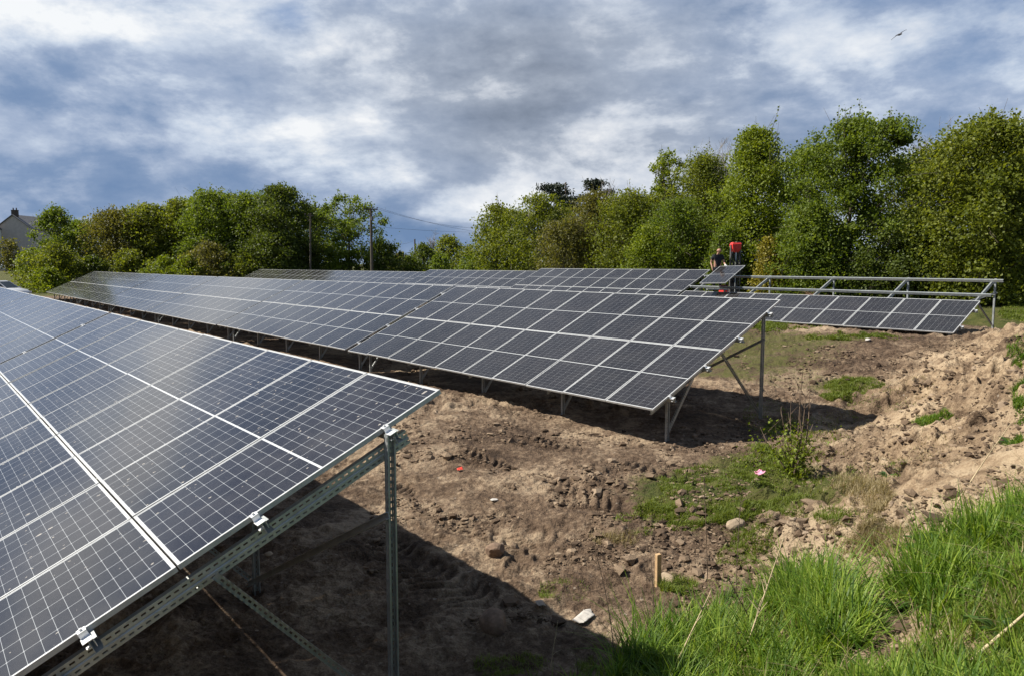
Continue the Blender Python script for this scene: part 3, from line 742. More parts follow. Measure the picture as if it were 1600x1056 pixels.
for px, top, Yd, hw, kd, lf, lb, kw in [
    (548, 303, 90, 52, 'vase', 'green', 'thin-leaved tree with dark stems left of the crossarm utility pole', dict(dens=.55, spikes=18, gappy=.8)),
    (446, 283, 88, 48, 'tall', 'dark', 'tallest dark green tree of the left wood', dict(spikes=12, dens=1.2)),
    (392, 298, 90, 45, 'tall', 'green', 'green tree left of the tallest dark one', dict(spikes=14)),
    (338, 292, 90, 50, 'round', 'green', 'full feathery green tree in the middle of the left wood', dict(spikes=18, dens=1.1)),
    (288, 306, 92, 42, 'round', 'olive', 'yellowish round tree left of the feathery green one', dict(spikes=12)),
    (240, 314, 92, 44, 'round', 'olive', 'olive budding tree in the left part of the left wood', dict(spikes=14)),
    (188, 322, 90, 46, 'round', 'brown', 'russet budding tree near the left end of the left wood', dict(spikes=12, dens=.95)),
    (140, 340, 96, 40, 'round', 'green', 'tree behind the russet budding tree', dict(spikes=8)),
    (98, 316, 88, 44, 'round', 'green', 'rounded loose tree beside the house', dict(spikes=14, dens=.75, gappy=.4)),
    (598, 372, 92, 32, 'round', 'dark', 'low dark tree just right of the crossarm utility pole', dict()),
    (490, 372, 92, 40, 'round', 'dark', 'dark low tree below the thin-leaved one', dict()),
    (420, 360, 86, 50, 'round', 'dark', 'dark low tree at the foot of the tallest dark tree', dict()),
    (60, 385, 92, 34, 'round', 'lime', 'bright leafy tree in front of the house', dict(spikes=6)),
    (22, 368, 104, 26, 'airy', 'brown', 'thin budding tree in front of the house gable', dict(dens=.6))]:
    kw = dict(kw); kw['dens'] = kw.get('dens', 1) * 1.15
    tree(px, top + 4, Yd, hw * (1.38 if px > 120 else .95), kd, lf, lb, group=GL, **kw)
for px, top, Yd, hw, lf, lb in [
    (212, 326, 98, 60, 'olive', 'tree behind the russet and olive trees of the left wood'), (312, 308, 98, 60, 'green', 'tree behind the feathery green tree'), (365, 302, 99, 55, 'olive', 'tree behind the gap left of the green tree'),
    (420, 298, 99, 50, 'green', 'tree behind the tallest dark tree'), (500, 322, 99, 50, 'green', 'tree behind the thin-leaved tree')]:
    tree(px, top, Yd, hw, 'broad', lf, lb, group=GL, spikes=8)
for px, top, Yd, hw, lf, lb in [
    (92, 382, 82, 46, 'olive', 'wide yellow green bush at the far end of the middle row'),
    (80, 418, 79, 30, 'lime', 'small round bush below the wide yellow green one'),
    (150, 400, 84, 30, 'dark', 'dark bush behind the far corner of the middle row'),
    (205, 392, 86, 40, 'olive', 'bush behind the far left end of the back of the middle row'),
    (262, 402, 84, 34, 'lime', 'bright low bush in front of the yellowish round tree'),
    (330, 380, 84, 46, 'brown', 'brownish twiggy bush in front of the feathery tree'),
    (300, 400, 82, 28, 'lime', 'bright bush left of the brownish twiggy bush'),
    (385, 398, 84, 34, 'olive', 'bush right of the brownish twiggy bush'),
    (526, 410, 88, 20, 'lime', 'small bright bush below the dark-stemmed tree'),
    (455, 405, 86, 36, 'dark', 'dark bush under the tallest dark tree')]:
    tree(px, top, Yd, hw * 1.3, 'shrub', lf, lb, name='shrub', cat='shrub', group='bushes along the far left edge')
for px, top, Yd, hw, kd, lf, lb in [
    (662, 382, 105, 27, 'round', 'dark', 'dark round tree in the far gap'), (702, 368, 108, 28, 'tall', 'olive', 'taller olive tree in the far gap'),
    (733, 384, 100, 24, 'round', 'olive', 'olive tree at the right side of the far gap'), (628, 396, 98, 24, 'shrub', 'brown', 'pale budding bush in the far gap'),
    (608, 394, 96, 18, 'shrub', 'lime', 'bright upright bush right of the crossarm utility pole'), (690, 396, 96, 24, 'shrub', 'green', 'green bush below the taller olive tree of the far gap'),
    (645, 402, 94, 26, 'shrub', 'dark', 'dark low bush in the middle of the far gap'), (745, 398, 80, 30, 'shrub', 'green', 'bush at the foot of the right-hand wood')]:
    tree(px, top, Yd, hw * 1.3, kd, lf, lb, group=GM)
bare_tree(678, 356, 112, 8, 'thin leafless sapling standing up in the far gap', nl=10)

# ------------------------------------------------------------------ grass and weeds
def blades(name, P, Hm, mat, g, width=.006, bend=.55, lean=(0, 0), seg=4):
    n = len(P); a = g.uniform(0, 2 * math.pi, n); d = np.stack([np.cos(a), np.sin(a), np.zeros(n)], 1) + np.array([lean[0], lean[1], 0])
    s = np.stack([-np.sin(a), np.cos(a), np.zeros(n)], 1); bd = np.abs(g.normal(0, bend, n)) + .08
    rows = []
    for k in range(seg + 1):
        q = k / seg; c = P + np.array([0, 0, 1.]) * (Hm * (q - .38 * bd * q ** 3))[:, None] + d * (Hm * bd * q ** 1.9)[:, None]
        w = (width * (.7 + .6 * ((np.arange(n) * 13) % 7) / 7) * (1 - q ** 1.6) + .0006)[:, None]
        rows += [c - s * w / 2, c + s * w / 2]
    v = np.stack(rows, 1); m = 2 * (seg + 1); f = np.array([(2 * k, 2 * k + 1, 2 * k + 3, 2 * k + 2) for k in range(seg)])
    F = (np.arange(n)[:, None, None] * m + f[None]).reshape(-1, 4)
    return link(name, mesh_np(name, v.reshape(-1, 3), F, LM[mat], True))
def inpoly(x, y, poly):
    c = np.zeros(len(x), bool); p = np.array(poly)
    for i in range(len(p)):
        (x0, y0), (x1, y1) = p[i], p[i - 1]
        with np.errstate(divide='ignore', invalid='ignore'):
            c ^= ((y0 > y) != (y1 > y)) & (x < (x1 - x0) * (y - y0) / (y1 - y0) + x0)
    return c
GRASS_EDGE = [march(*p) for p in [(905, 1075), (960, 1050), (1030, 1008), (1110, 980), (1180, 952), (1240, 918), (1285, 910), (1305, 985), (1340, 1050), (1405, 1040), (1428, 960), (1440, 890), (1500, 838), (1560, 806), (1640, 778)]]
GRASS_POLY = GRASS_EDGE + [(9, 7), (9, -1.5), (2, -2.5), (-1.5, 1.0), (-.9, 2.8)]
def tuft_blades(name, cx_, cy_, cnt, hm, mat, g, width, spread=.07, bend=.6, seg=4):
    """blades fanning out of tuft centres"""
    idx = np.repeat(np.arange(len(cx_)), cnt); n = len(idx); a = g.uniform(0, 2 * math.pi, n); r = np.abs(g.normal(0, spread, n)) * (.6 + hm[idx] * 2)
    x = cx_[idx] + r * np.cos(a); y = cy_[idx] + r * np.sin(a); P = np.stack([x, y, hgt(x, y) - .02], 1)
    a2 = a + g.normal(0, .7, n); lean_ = np.clip(r / (spread + .02), 0, 2) * .28 + np.abs(g.normal(0, .18, n)); wind = g.normal(0, .5, len(cx_))[idx]
    Hm = hm[idx] * (.45 + .7 * g.random(n)); d = np.stack([np.cos(a2) + .35 + .3 * wind, np.sin(a2) + .2 * wind, np.zeros(n)], 1); d /= np.linalg.norm(d, axis=1)[:, None] + 1e-6
    s_ = np.stack([-d[:, 1], d[:, 0], np.zeros(n)], 1); bd = np.clip(np.abs(g.normal(0, bend, n)), .05, 1.5); rows = []; W_ = width * (.55 + .9 * g.random(n))
    tw = g.uniform(-.9, .9, n)[:, None]; s_ = s_ * np.cos(tw) + np.array([0, 0, 1.]) * np.sin(tw) * .5 + d * np.sin(tw) * .6
    for k in range(seg + 1):
        q = k / seg; c = P + np.array([0, 0, 1.]) * (Hm * (q - .42 * bd * q ** 2.6))[:, None] + d * (Hm * (lean_ * q + bd * .8 * q ** 2.2))[:, None]
        w = (W_ * (.75 + .25 * (1 - q)) * (1 - q ** 2.2) + .0008)[:, None]; rows += [c - s_ * w / 2, c + s_ * w / 2]
    v = np.stack(rows, 1); m = 2 * (seg + 1); f = np.array([(2 * k, 2 * k + 1, 2 * k + 3, 2 * k + 2) for k in range(seg)])
    return link(name, mesh_np(name, v.reshape(-1, 3), (np.arange(n)[:, None, None] * m + f[None]).reshape(-1, 4), LM[mat], True))
def scatter(n, g, keep, jit=.3):
    r = 1.3 + 9 * g.random(n) ** .8; th = g.uniform(-R(55), R(50), n); x = r * np.sin(th); y = r * np.cos(th)
    k = inpoly(x + jit * vnoise(x * 2.3, y * 2.3, 9) + .4 * jit * vnoise(x * 7, y * 7, 10), y + jit * vnoise(x * 2.3, y * 2.3, 11), GRASS_POLY) & (g.random(n) < keep(x, y))
    return x[k], y[k]
def foreground_grass():
    g = np.random.default_rng(21)
    x, y = scatter(24000, g, lambda x, y: np.clip(.62 + 1.6 * vnoise(x * 1.4, y * 1.4, 12), .15, 1))
    hm = (.15 + .32 * np.clip(.45 + vnoise(x * .9, y * .9, 14) + .8 * vnoise(x * 3.2, y * 3.2, 15), 0, 1.2)) * (.7 + .6 * g.random(len(x))); edge = g.random(len(x))
    hm = np.minimum(hm, .17 + .055 * np.hypot(x, y))
    o = tuft_blades('grass', x, y, 17, hm, 'grass', g, .0135); tag(o, 'lush bright green grass tufts on the near bank at the lower right', 'grass', kind='stuff')
    x, y = scatter(19000, g, lambda x, y: np.clip(.6 - 1.5 * vnoise(x * 1.4, y * 1.4, 12), .1, 1), .42)
    o = tuft_blades('grass', x, y, 12, .08 + .12 * g.random(len(x)), 'turf', g, .009, .09); tag(o, 'short dull green undergrowth between the lush tufts of the near bank', 'grass', kind='stuff')
    x, y = scatter(3200, g, lambda x, y: np.clip(.35 + 1.6 * vnoise(x * 1.1, y * 1.1, 5), .04, 1), .5)
    o = tuft_blades('dry_grass', x, y, 9, .14 + .2 * g.random(len(x)), 'dry', g, .006, .10, .9); tag(o, 'dead straw-coloured blades among the lush near grass', 'grass', kind='stuff')
foreground_grass()
def patch(regions, mat, label, name='grass', hm=(.05, .14), dens=1., width=.008, seed=1, sharp=1.):
    g = np.random.default_rng(seed); P, HH = [], []
    for px, py, rx, ry in regions:
        n = int(rx * ry * 3.2 * dens); a = g.uniform(0, 6.28, n); q = np.sqrt(g.random(n))
        for u, v in zip(px + rx * q * np.cos(a), py + ry * q * np.sin(a)):
            d = ray(u, v)
            P.append(d)
    D_ = np.array(P); tt = (-H + .0) / D_[:, 2]
    for _ in range(14):                          # meet the terrain
        h = h_smooth(D_[:, 0] * tt, D_[:, 1] * tt); tt = .5 * tt + .5 * (h - H) / D_[:, 2]
    x, y = D_[:, 0] * tt, D_[:, 1] * tt
    c = vnoise(x * 1.1, y * 1.1, 4) + .9 * vnoise(x * 3.3, y * 3.3, 8) + .5 * vnoise(x * 9, y * 9, 9)
    k = (g.random(len(x)) < sstep(-.45, .25, c)) & (np.hypot(x, y) < 60); x, y, c = x[k], y[k], c[k]
    P = np.stack([x, y, hgt(x, y) - .01], 1)
    o = blades(name, P, g.uniform(hm[0], hm[1], len(x)) * (.6 + np.clip(c, 0, .6)), mat, g, width, .7, seg=3)
    tag(o, label, 'grass', kind='stuff')
patch([(1100, 755, 75, 32), (1150, 790, 70, 30), (1190, 735, 55, 40), (1225, 690, 40, 40), (1060, 800, 55, 28), (1010, 815, 50, 25)], 'turf', 'short green turf patch around the sapling below the bank', hm=(.03, .11), dens=1.7, width=.011, seed=2)
patch([(1335, 606, 48, 13), (1310, 620, 30, 10)], 'turf', 'small strip of green turf beside the far part of the bank', hm=(.06, .15), dens=5, width=.014, seed=3)
patch([(1590, 560, 18, 22), (1592, 650, 14, 30), (1580, 695, 16, 8), (1470, 655, 40, 8)], 'grass', 'tufts of green grass on the crest of the sandy bank', hm=(.06, .16), dens=5, width=.012, seed=4)
patch([(1290, 770, 60, 26), (1240, 800, 60, 26), (1150, 870, 34, 24), (1320, 830, 50, 16), (1180, 845, 40, 16), (1060, 920, 30, 14)], 'turf', 'sparse green tufts on the near sandy slope', hm=(.03, .13), dens=1.2, width=.008, seed=5)
patch([(1360, 800, 40, 20), (1300, 785, 40, 16), (1390, 850, 50, 18), (1330, 850, 45, 18), (960, 845, 40, 14)], 'dry', 'straw-coloured dry grass tufts on the sandy slope', name='dry_grass', hm=(.06, .2), dens=1.4, width=.006, seed=6)
patch([(1250, 505, 60, 9), (1190, 512, 40, 10), (1590, 490, 30, 12), (1340, 530, 90, 6)], 'turf', 'weedy turf under the half fitted array', hm=(.05, .16), dens=8, width=.02, seed=7)
patch([(1290, 690, 60, 30), (1250, 655, 50, 26), (1330, 650, 60, 20), (1400, 610, 60, 16), (1420, 720, 80, 24)], 'dry', 'thin withered weeds over the slope of the bank behind the sapling', name='dry_grass', hm=(.03, .10), dens=.35, width=.010, seed=11)
patch([(1270, 680, 70, 34), (1200, 650, 40, 24), (1380, 640, 60, 22), (1350, 745, 70, 22)], 'turf', 'thin green weeds over the slope of the bank behind the sapling', hm=(.03, .09), dens=.45, width=.010, seed=12)
patch([(880, 925, 40, 18), (800, 1040, 60, 16), (960, 1000, 22, 18), (920, 1045, 22, 14)], 'turf', 'thin green tufts in the shade beside the near grass', hm=(.03, .09), dens=.45, width=.006, seed=8)

# ------------------------------------------------------------------ loose soil and stones
def clods():
    g = np.random.default_rng(9); ico = bmesh.new(); bmesh.ops.create_icosphere(ico, subdivisions=1, radius=1)
    bv = np.array([v.co for v in ico.verts]); bf = np.array([[v.index for v in f.verts] for f in ico.faces]); ico.free()
    n = 42000; u = g.uniform(560, 1640, n); v = 540 + 520 * g.random(n) ** 1.3; D_ = np.array([ray(a, b) for a, b in zip(u, v)]); tt = -H / D_[:, 2]
    for _ in range(14): tt = .5 * tt + .5 * (h_smooth(D_[:, 0] * tt, D_[:, 1] * tt) - H) / D_[:, 2]
    x, y = D_[:, 0] * tt, D_[:, 1] * tt; s, al = foot_dist(x, y)
    c = vnoise(x * .8, y * .8, 1) + .7 * vnoise(x * 2.6, y * 2.6, 2) + .12 * (s > .5)
    k = (c > .02) & ~inpoly(x, y, GRASS_POLY) & (np.hypot(x, y) < 34); x, y = x[k], y[k]; n = len(x)
    sz = np.exp(g.normal(-4.3, .62, n)) * (.8 + .025 * np.hypot(x, y)); sz = np.minimum(sz, .085)
    jit = 1 + g.normal(0, .3, (n, len(bv), 1)); ax = g.uniform(.55, 1.5, (n, 1, 3)) * np.array([1, 1, .6])
    a = g.uniform(0, 6.28, n); ca, sa = np.cos(a)[:, None], np.sin(a)[:, None]
    q = bv[None] * jit * ax * sz[:, None, None]; qx = q[..., 0] * ca - q[..., 1] * sa; qy = q[..., 0] * sa + q[..., 1] * ca
    P = np.stack([x, y, hgt(x, y)], 1); V = np.stack([qx + P[:, 0:1], qy + P[:, 1:2], q[..., 2] + P[:, 2:3] + sz[:, None] * .15], -1).reshape(-1, 3)
    F = (np.arange(n)[:, None, None] * len(bv) + bf[None]).reshape(-1, 3)
    m, t, out = new_mat('clod_soil'); ri = t.node('ShaderNodeNewGeometry').outputs['Random Per Island']; oc = t.node('ShaderNodeTexCoord').outputs['Object']
    big = t.noise(oc, .42, 4, .6); kk = t.math('ADD', t.math('MULTIPLY', ri, .6), t.math('MULTIPLY', big, .5))
    cc = t.ramp(kk, [(.2, (.045, .030, .020, 1)), (.5, (.115, .080, .053, 1)), (.78, (.21, .155, .105, 1)), (.98, (.38, .30, .22, 1))])
    p = principled(t, cc, .95, 0, .2, bump(t, t.noise(oc, 60, 4, .7), .6, .02)); t.link(p.outputs[0], out.inputs[0])
    tag(link('soil_clods', mesh_np('soil_clods', V, F, m)), 'loose clods and pebbles of brown soil strewn over the churned ground', 'soil', kind='stuff')
clods()
def stone(px, py, size, col, label, name='stone', cat='stone', flat=.6, seed=0, sub=3):
    g = np.random.default_rng(seed + int(px)); b = bmesh.new(); bmesh.ops.create_icosphere(b, subdivisions=sub, radius=1)
    ax = g.uniform(.75, 1.25, 3); dirs = g.normal(size=(9, 3)); dirs /= np.linalg.norm(dirs, axis=1)[:, None]; cut = g.uniform(.62, .95, 9)
    for v in b.verts:
        p = np.array(v.co)
        for d, c in zip(dirs, cut):
            e = p @ d
            if e > c: p = p - d * (e - c)
        p = p * (1 + .05 * vnoise(np.array([p[0] * 3 + seed]), np.array([p[1] * 3 + p[2] * 2]), 3)[0]) * ax * size; p[2] *= flat; v.co = p
    me = bpy.data.meshes.new(name); b.to_mesh(me); b.free(); me.materials.append(col)
    o = link(name, me); x, y, z = on_ground(px, py); o.location = (x, y, z + size * flat * .45); o.rotation_euler = (0, 0, g.uniform(0, 6)); tag(o, label, cat)
sand = simple('sandy_stone', (.27, .21, .145), .9, vary=.25, scale=9, bumpy=.6); clay = simple('dark_clod', (.17, .115, .08), .95, vary=.35, scale=14, bumpy=.9)
white = simple('white_stone', (.42, .40, .37), .8, vary=.15, scale=9)
stone(1150, 820, .13, sand, 'pale sandstone lump on the turf below the bank', seed=1)
stone(1042, 900, .10, sand, 'pale rounded stone right behind the wooden stake', seed=2)
stone(775, 866, .15, clay, 'large brown clod at the edge of the tyre tracks', 'clod', 'clod', .7, 3)
stone(772, 978, .17, clay, 'big dark clod in the shade of the nearest array', 'clod', 'clod', .6, 4)
stone(772, 786, .055, white, 'small flat white stone on the churned ground', seed=5, flat=.35)
stone(420, 872, .06, sand, 'small pale stone lying in shade under the nearest array', seed=6)
stone(1356, 537, .12, white, 'white concrete lump at the foot of a back row front post', seed=7, flat=.4)

def at_base(o, px, py, dz=0): x, y, z = on_ground(px, py); o.location = (x, y, z + dz); return x, y, z
# stake
b = MB(); b.box((0, 0, .13), (.055, .045, .44)); st = b.build('wooden_stake', M['timber']); at_base(st, 1028, 914); st.rotation_euler = (R(2), R(-2), R(25)); tag(st, 'short square wooden stake driven into the ground near the bright grass', 'stake')
bv = st.modifiers.new('edge', 'BEVEL'); bv.width = .004; bv.segments = 2
# crumpled paper
def sheet(name, px, py, w, d, mat, label, cat, seed, amp=.02, rz=.5):
    g = np.random.default_rng(seed); n = 12; xs = np.linspace(-w / 2, w / 2, n); ys = np.linspace(-d / 2, d / 2, n); X_, Y_ = np.meshgrid(xs, ys, indexing='ij')
    Z_ = .012 + amp * (vnoise(X_ * 9 + seed, Y_ * 9, 1) + .5) + amp * .6 * np.abs(vnoise(X_ * 22, Y_ * 22 + seed, 2))
    v = np.stack([X_, Y_, Z_], -1).reshape(-1, 3); i = np.arange(n - 1)[:, None] * n; j = np.arange(n - 1)[None]; f = np.stack([i + j, i + n + j, i + n + j + 1, i + j + 1], -1).reshape(-1, 4)
    o = link(name, mesh_np(name, v, f, mat, True)); at_base(o, px, py, .01); o.rotation_euler = (R(4), R(-3), rz); tag(o, label, cat)
    so_ = o.modifiers.new('thick', 'SOLIDIFY'); so_.thickness = .003
    return o
M['paper'] = simple('dirty_paper', (.38, .36, .33), .8, vary=.25, scale=14); M['card'] = simple('wet_cardboard', (.30, .25, .20), .9, vary=.3, scale=12)
pp = sheet('paper_sheet', 912, 968, .21, .13, M['paper'], 'crumpled white paper sheet on the soil left of the near grass', 'litter', 1, .03, .9)
sheet('paper_wad', 918, 958, .08, .05, M['paper'], 'small crumpled white wad lying on the paper sheet', 'litter', 3, .05, .2)
sheet('cardboard_scrap', 843, 950, .13, .09, M['card'], 'brown cardboard scrap in the edge of the shade', 'litter', 2, .04, 1.9)
red = simple('red_plastic', (.62, .05, .03), .5, vary=.1); pink = simple('pink_plastic', (.75, .30, .42), .5, vary=.1)
sheet('red_tag', 719, 737, .09, .08, red, 'small red plastic tag on the churned ground', 'litter', 4, .07, .3)
sheet('pink_wrapper', 1187, 744, .14, .10, pink, 'crumpled pink wrapper in the turf by the sapling', 'litter', 5, .08, .6)
# white plastic on the ground under the middle row
sheet('white_plastic_scrap', 985, 634, .35, .2, M['paper'], 'white plastic scrap under the lower edge of the central array', 'litter', 6, .05, .2)
# stalks
def stalk(p0, p1, rad, mat, label, side=0, seed=0, name='dead_stem'):
    g = np.random.default_rng(seed); p0, p1 = np.array(p0), np.array(p1)
    paths = [(curve(p0, p1, g, 9, 0, .025), np.linspace(rad, rad * .4, 9))]; L = np.linalg.norm(p1 - p0)
    for q in range(side):
        k = g.uniform(.3, .95); s0 = p0 + (p1 - p0) * k; e = s0 + np.array([g.normal(0, .5), g.normal(0, .3), g.uniform(.3, 1)]) * L * .16
        paths.append((curve(s0, e, g, 4, 0, .08), np.linspace(rad * .5, rad * .2, 4)))
    v, f = tube_np(paths, 5); tag(link(name, mesh_np(name, v, f, M[mat], True)), label, 'stem', 'dead stems and stalks on the near bank')
def P3(px, py, Yd): d = ray(px, py); return d * (Yd / d[1]) + np.array([0, 0, H])
def stem_up(bx, by, tx, ty, rad, mat, label, side, seed):
    x, y, z = on_ground(bx, by); stalk((x, y, z - .03), P3(tx, ty, y * .98), rad, mat, label, side, seed)
stem_up(1106, 905, 1100, 738, .006, 'deadstem', 'thin upright dark stem left of the sparse green tufts', 8, 1)
stem_up(1024, 1000, 1016, 852, .005, 'deadstem', 'thin upright dark stem just in front of the wooden stake', 4, 2)
stem_up(960, 1030, 926, 846, .005, 'deadstem', 'leaning thin dark stem above the crumpled paper', 5, 3)
stem_up(1150, 950, 1158, 772, .005, 'deadstem', 'thin dark stem right of the one among the tufts', 7, 4)
stem_up(860, 1040, 872, 968, .004, 'straw', 'short straw-coloured stem in the shade left of the near grass', 2, 5)
stem_up(1160, 1050, 1225, 838, .008, 'straw', 'long slanting dry stalk rising over the sandy slope', 6, 6)
stem_up(1045, 1060, 1110, 925, .009, 'straw', 'thick pale stalk leaning right at the left of the near grass', 3, 7)
stem_up(1500, 1050, 1640, 925, .014, 'straw', 'thick pale stick slanting out of the grass at the lower right corner', 0, 8)
stem_up(1484, 798, 1580, 660, .008, 'straw', 'long dry stalk slanting over the bank at the right', 1, 9)
stem_up(1190, 1000, 1140, 905, .006, 'deadstem', 'forked dark twig leaning left in the grass edge', 8, 10)
stem_up(1100, 1050, 1310, 985, .006, 'straw', 'nearly flat dry stalk lying over the grass', 4, 11)
stem_up(905, 1066, 895, 978, .004, 'deadstem', 'small dark stem at the bottom edge left of the grass', 3, 12)

# broad-leaved dock
def dock(px, py, n, Ls, label, seed):
    g = np.random.default_rng(seed); x, y, z = on_ground(px, py); root = empty('dock_plant', (x, y, z)); tag(root, label, 'plant')
    V, F = [], []
    for q in range(n):
        a = g.uniform(0, 6.28); L = Ls * g.uniform(.6, 1.1); k = np.linspace(0, 1, 7); el_ = g.uniform(.5, 1.3)
        r = L * k * math.cos(el_) + L * .25 * k ** 2; zz = L * k * math.sin(el_) - L * .45 * k ** 2.5 * g.uniform(.6, 1.3); wd = L * .13 * np.sin(np.pi * np.clip(k * .93 + .06, 0, 1)) ** .8
        c = np.stack([np.cos(a) * r, np.sin(a) * r, zz], 1); s = np.array([-math.sin(a), math.cos(a), 0])
        v = np.stack([c - s * wd[:, None] + [0, 0, .012], c, c + s * wd[:, None] + [0, 0, .012]], 1).reshape(-1, 3); o = len(V) * 21
        i = np.arange(6) * 3; F.append(np.concatenate([np.stack([i, i + 1, i + 4, i + 3], 1), np.stack([i + 1, i + 2, i + 5, i + 4], 1)]) + o); V.append(v)
    link('foliage', mesh_np('foliage', np.concatenate(V), np.concatenate(F), LM['weed'], True), root)
dock(1452, 866, 34, .25, 'dark green dock plant with long drooping leaves at the top of the grass', 1)
dock(1385, 752, 8, .14, 'small grey green rosette weed on the bare sandy slope', 2)
dock(1578, 697, 10, .2, 'small leafy weed on the bank near the right edge', 3)
dock(1400, 975, 16, .17, 'broad-leaved weed in the lush grass right under the bare notch', 4)
dock(1560, 1000, 18, .20, 'broad dark leaves in the grass beside the thick pale stick', 6)

# sapling
def sapling():
    g = np.random.default_rng(5); x, y, z = on_ground(1250, 738); root = empty('sapling', (x, y, z)); tag(root, 'slender half-bare sapling with fresh leaves at its base below the bank', 'sapling')
    sc = y / FPX; paths, P = [], []
    for dx, top in [(-6, 165), (8, 128), (-22, 95), (16, 150), (2, 140), (-30, 60), (-45, 62), (26, 80), (-14, 120)]:
        e = np.array([dx * sc * 1.2, g.normal(0, .15), top * sc]); pt = curve((g.normal(0, .06), g.normal(0, .06), -.05), e, g, 8, 0, .04); paths.append((pt, np.linspace(.016, .004, 8)))
        for q in range(7):
            s0 = pt[g.integers(2, 8)]; paths.append((curve(s0, s0 + np.array([g.normal(0, .16), g.normal(0, .16), g.uniform(.08, .3)]), g, 4, 0, .05), [.006, .005, .003, .002]))
        m = 46; k = g.random(m) ** 1.1 * .6; P.append(pt[(k * 7).astype(int)] + g.normal(0, .07, (m, 3)))
    m = 420; a = g.normal(size=(m, 3)) * np.array([.24, .22, .24]) + np.array([-.24, 0, .38]); P.append(a)
    v, f = tube_np(paths, 5); link('stem', mesh_np('stem', v, f, M['deadstem'], True), root)
    P = np.concatenate(P); P[:, 2] = np.abs(P[:, 2]); v, f = leaves_np(P, .055, g, 1.6); link('foliage', mesh_np('foliage', v, f, LM['lime']), root)
sapling()
# brushwood heap behind the rails
def brush():
    g = np.random.default_rng(8); Yd = 33.5; x = px2x(1262, Yd); z = gz0(x, Yd); paths = []
    for q in range(700):
        a = g.uniform(0, 6.28); r = abs(g.normal(0, .75)); c = np.array([math.cos(a) * r * 1.3, math.sin(a) * r * .7, max(0, .75 - r * .42) * g.random() + .05]); d = g.normal(size=3); d[2] = abs(d[2]) * .55; d /= np.linalg.norm(d)
        L = g.uniform(.3, .9); paths.append((curve(c - d * L / 2, c + d * L / 2, g, 4, 0, .08), [.012, .01, .008, .004]))
    v, f = tube_np(paths, 4); o = link('brushwood_heap', mesh_np('brushwood_heap', v, f, simple('brushwood', (.22, .13, .085), .9, vary=.4, scale=5), True)); o.location = (x, Yd, z); tag(o, 'reddish brown heap of cut brushwood behind the bare rails', 'brush heap')
brush()

# ------------------------------------------------------------------ people
def skin(name, chains, mat, parent=None, root=0, sub=2):
    """chains: list of [(x,y,z,r), ...]; points that coincide are shared. One continuous skinned surface"""
    V, E, Rr, key = [], [], [], {}
    def vid(p):
        k = tuple(round(c, 4) for c in p[:3])
        if k not in key: key[k] = len(V); V.append(p[:3]); Rr.append(p[3:] if len(p) > 4 else (p[3], p[3]))
        return key[k]
    for c in chains:
        ids = [vid(p) for p in c]
        E += [(a, b_) for a, b_ in zip(ids, ids[1:]) if a != b_]
    me = bpy.data.meshes.new(name); me.from_pydata(V, E, []); me.materials.append(mat); o = link(name, me, parent)
    md = o.modifiers.new('skin', 'SKIN'); md.use_smooth_shade = True
    for i, r in enumerate(Rr): me.skin_vertices[0].data[i].radius = r
    me.skin_vertices[0].data[root].use_root = True
    sb = o.modifiers.new('sub', 'SUBSURF'); sb.levels = sub; sb.render_levels = sub
    return o
def hand(w, d, palm_side, curl=.6, s=1.):
    """five fingers from wrist w pointing along d; returns chains"""
    w = Vector(w); d = Vector(d).normalized(); p = Vector(palm_side).normalized(); sd_ = d.cross(p).normalized(); out = []
    k = w + d * .05 * s; pal = [(*w, .026 * s), (*k, .032 * s, .018 * s)] if False else [(*w, .027 * s), (*k, .030 * s)]
    out.append(pal)
    for i, (o_, L) in enumerate([(-.030, .066), (-.010, .078), (.010, .073), (.029, .058)]):
        b0 = k + d * .04 * s + sd_ * o_ * s; pts = [(*k, .030 * s), (*b0, .0105 * s)]; dd = d.copy(); q = b0
        for j in range(3):
            dd = (dd + p * curl * (.6 + .2 * j)).normalized(); q = q + dd * L / 3 * s * 1.1; pts.append((*q, (.0095 - .001 * j) * s))
        out.append(pts)
    t1 = w + d * .035 * s - sd_ * .036 * s + p * .008; t2 = t1 + (d - sd_ * .6 + p * .5).normalized() * .034 * s; t3 = t2 + (d + p * .8).normalized() * .028 * s
    out.append([(*w, .027 * s), (*t1, .012 * s), (*t2, .011 * s), (*t3, .009 * s)])
    return out
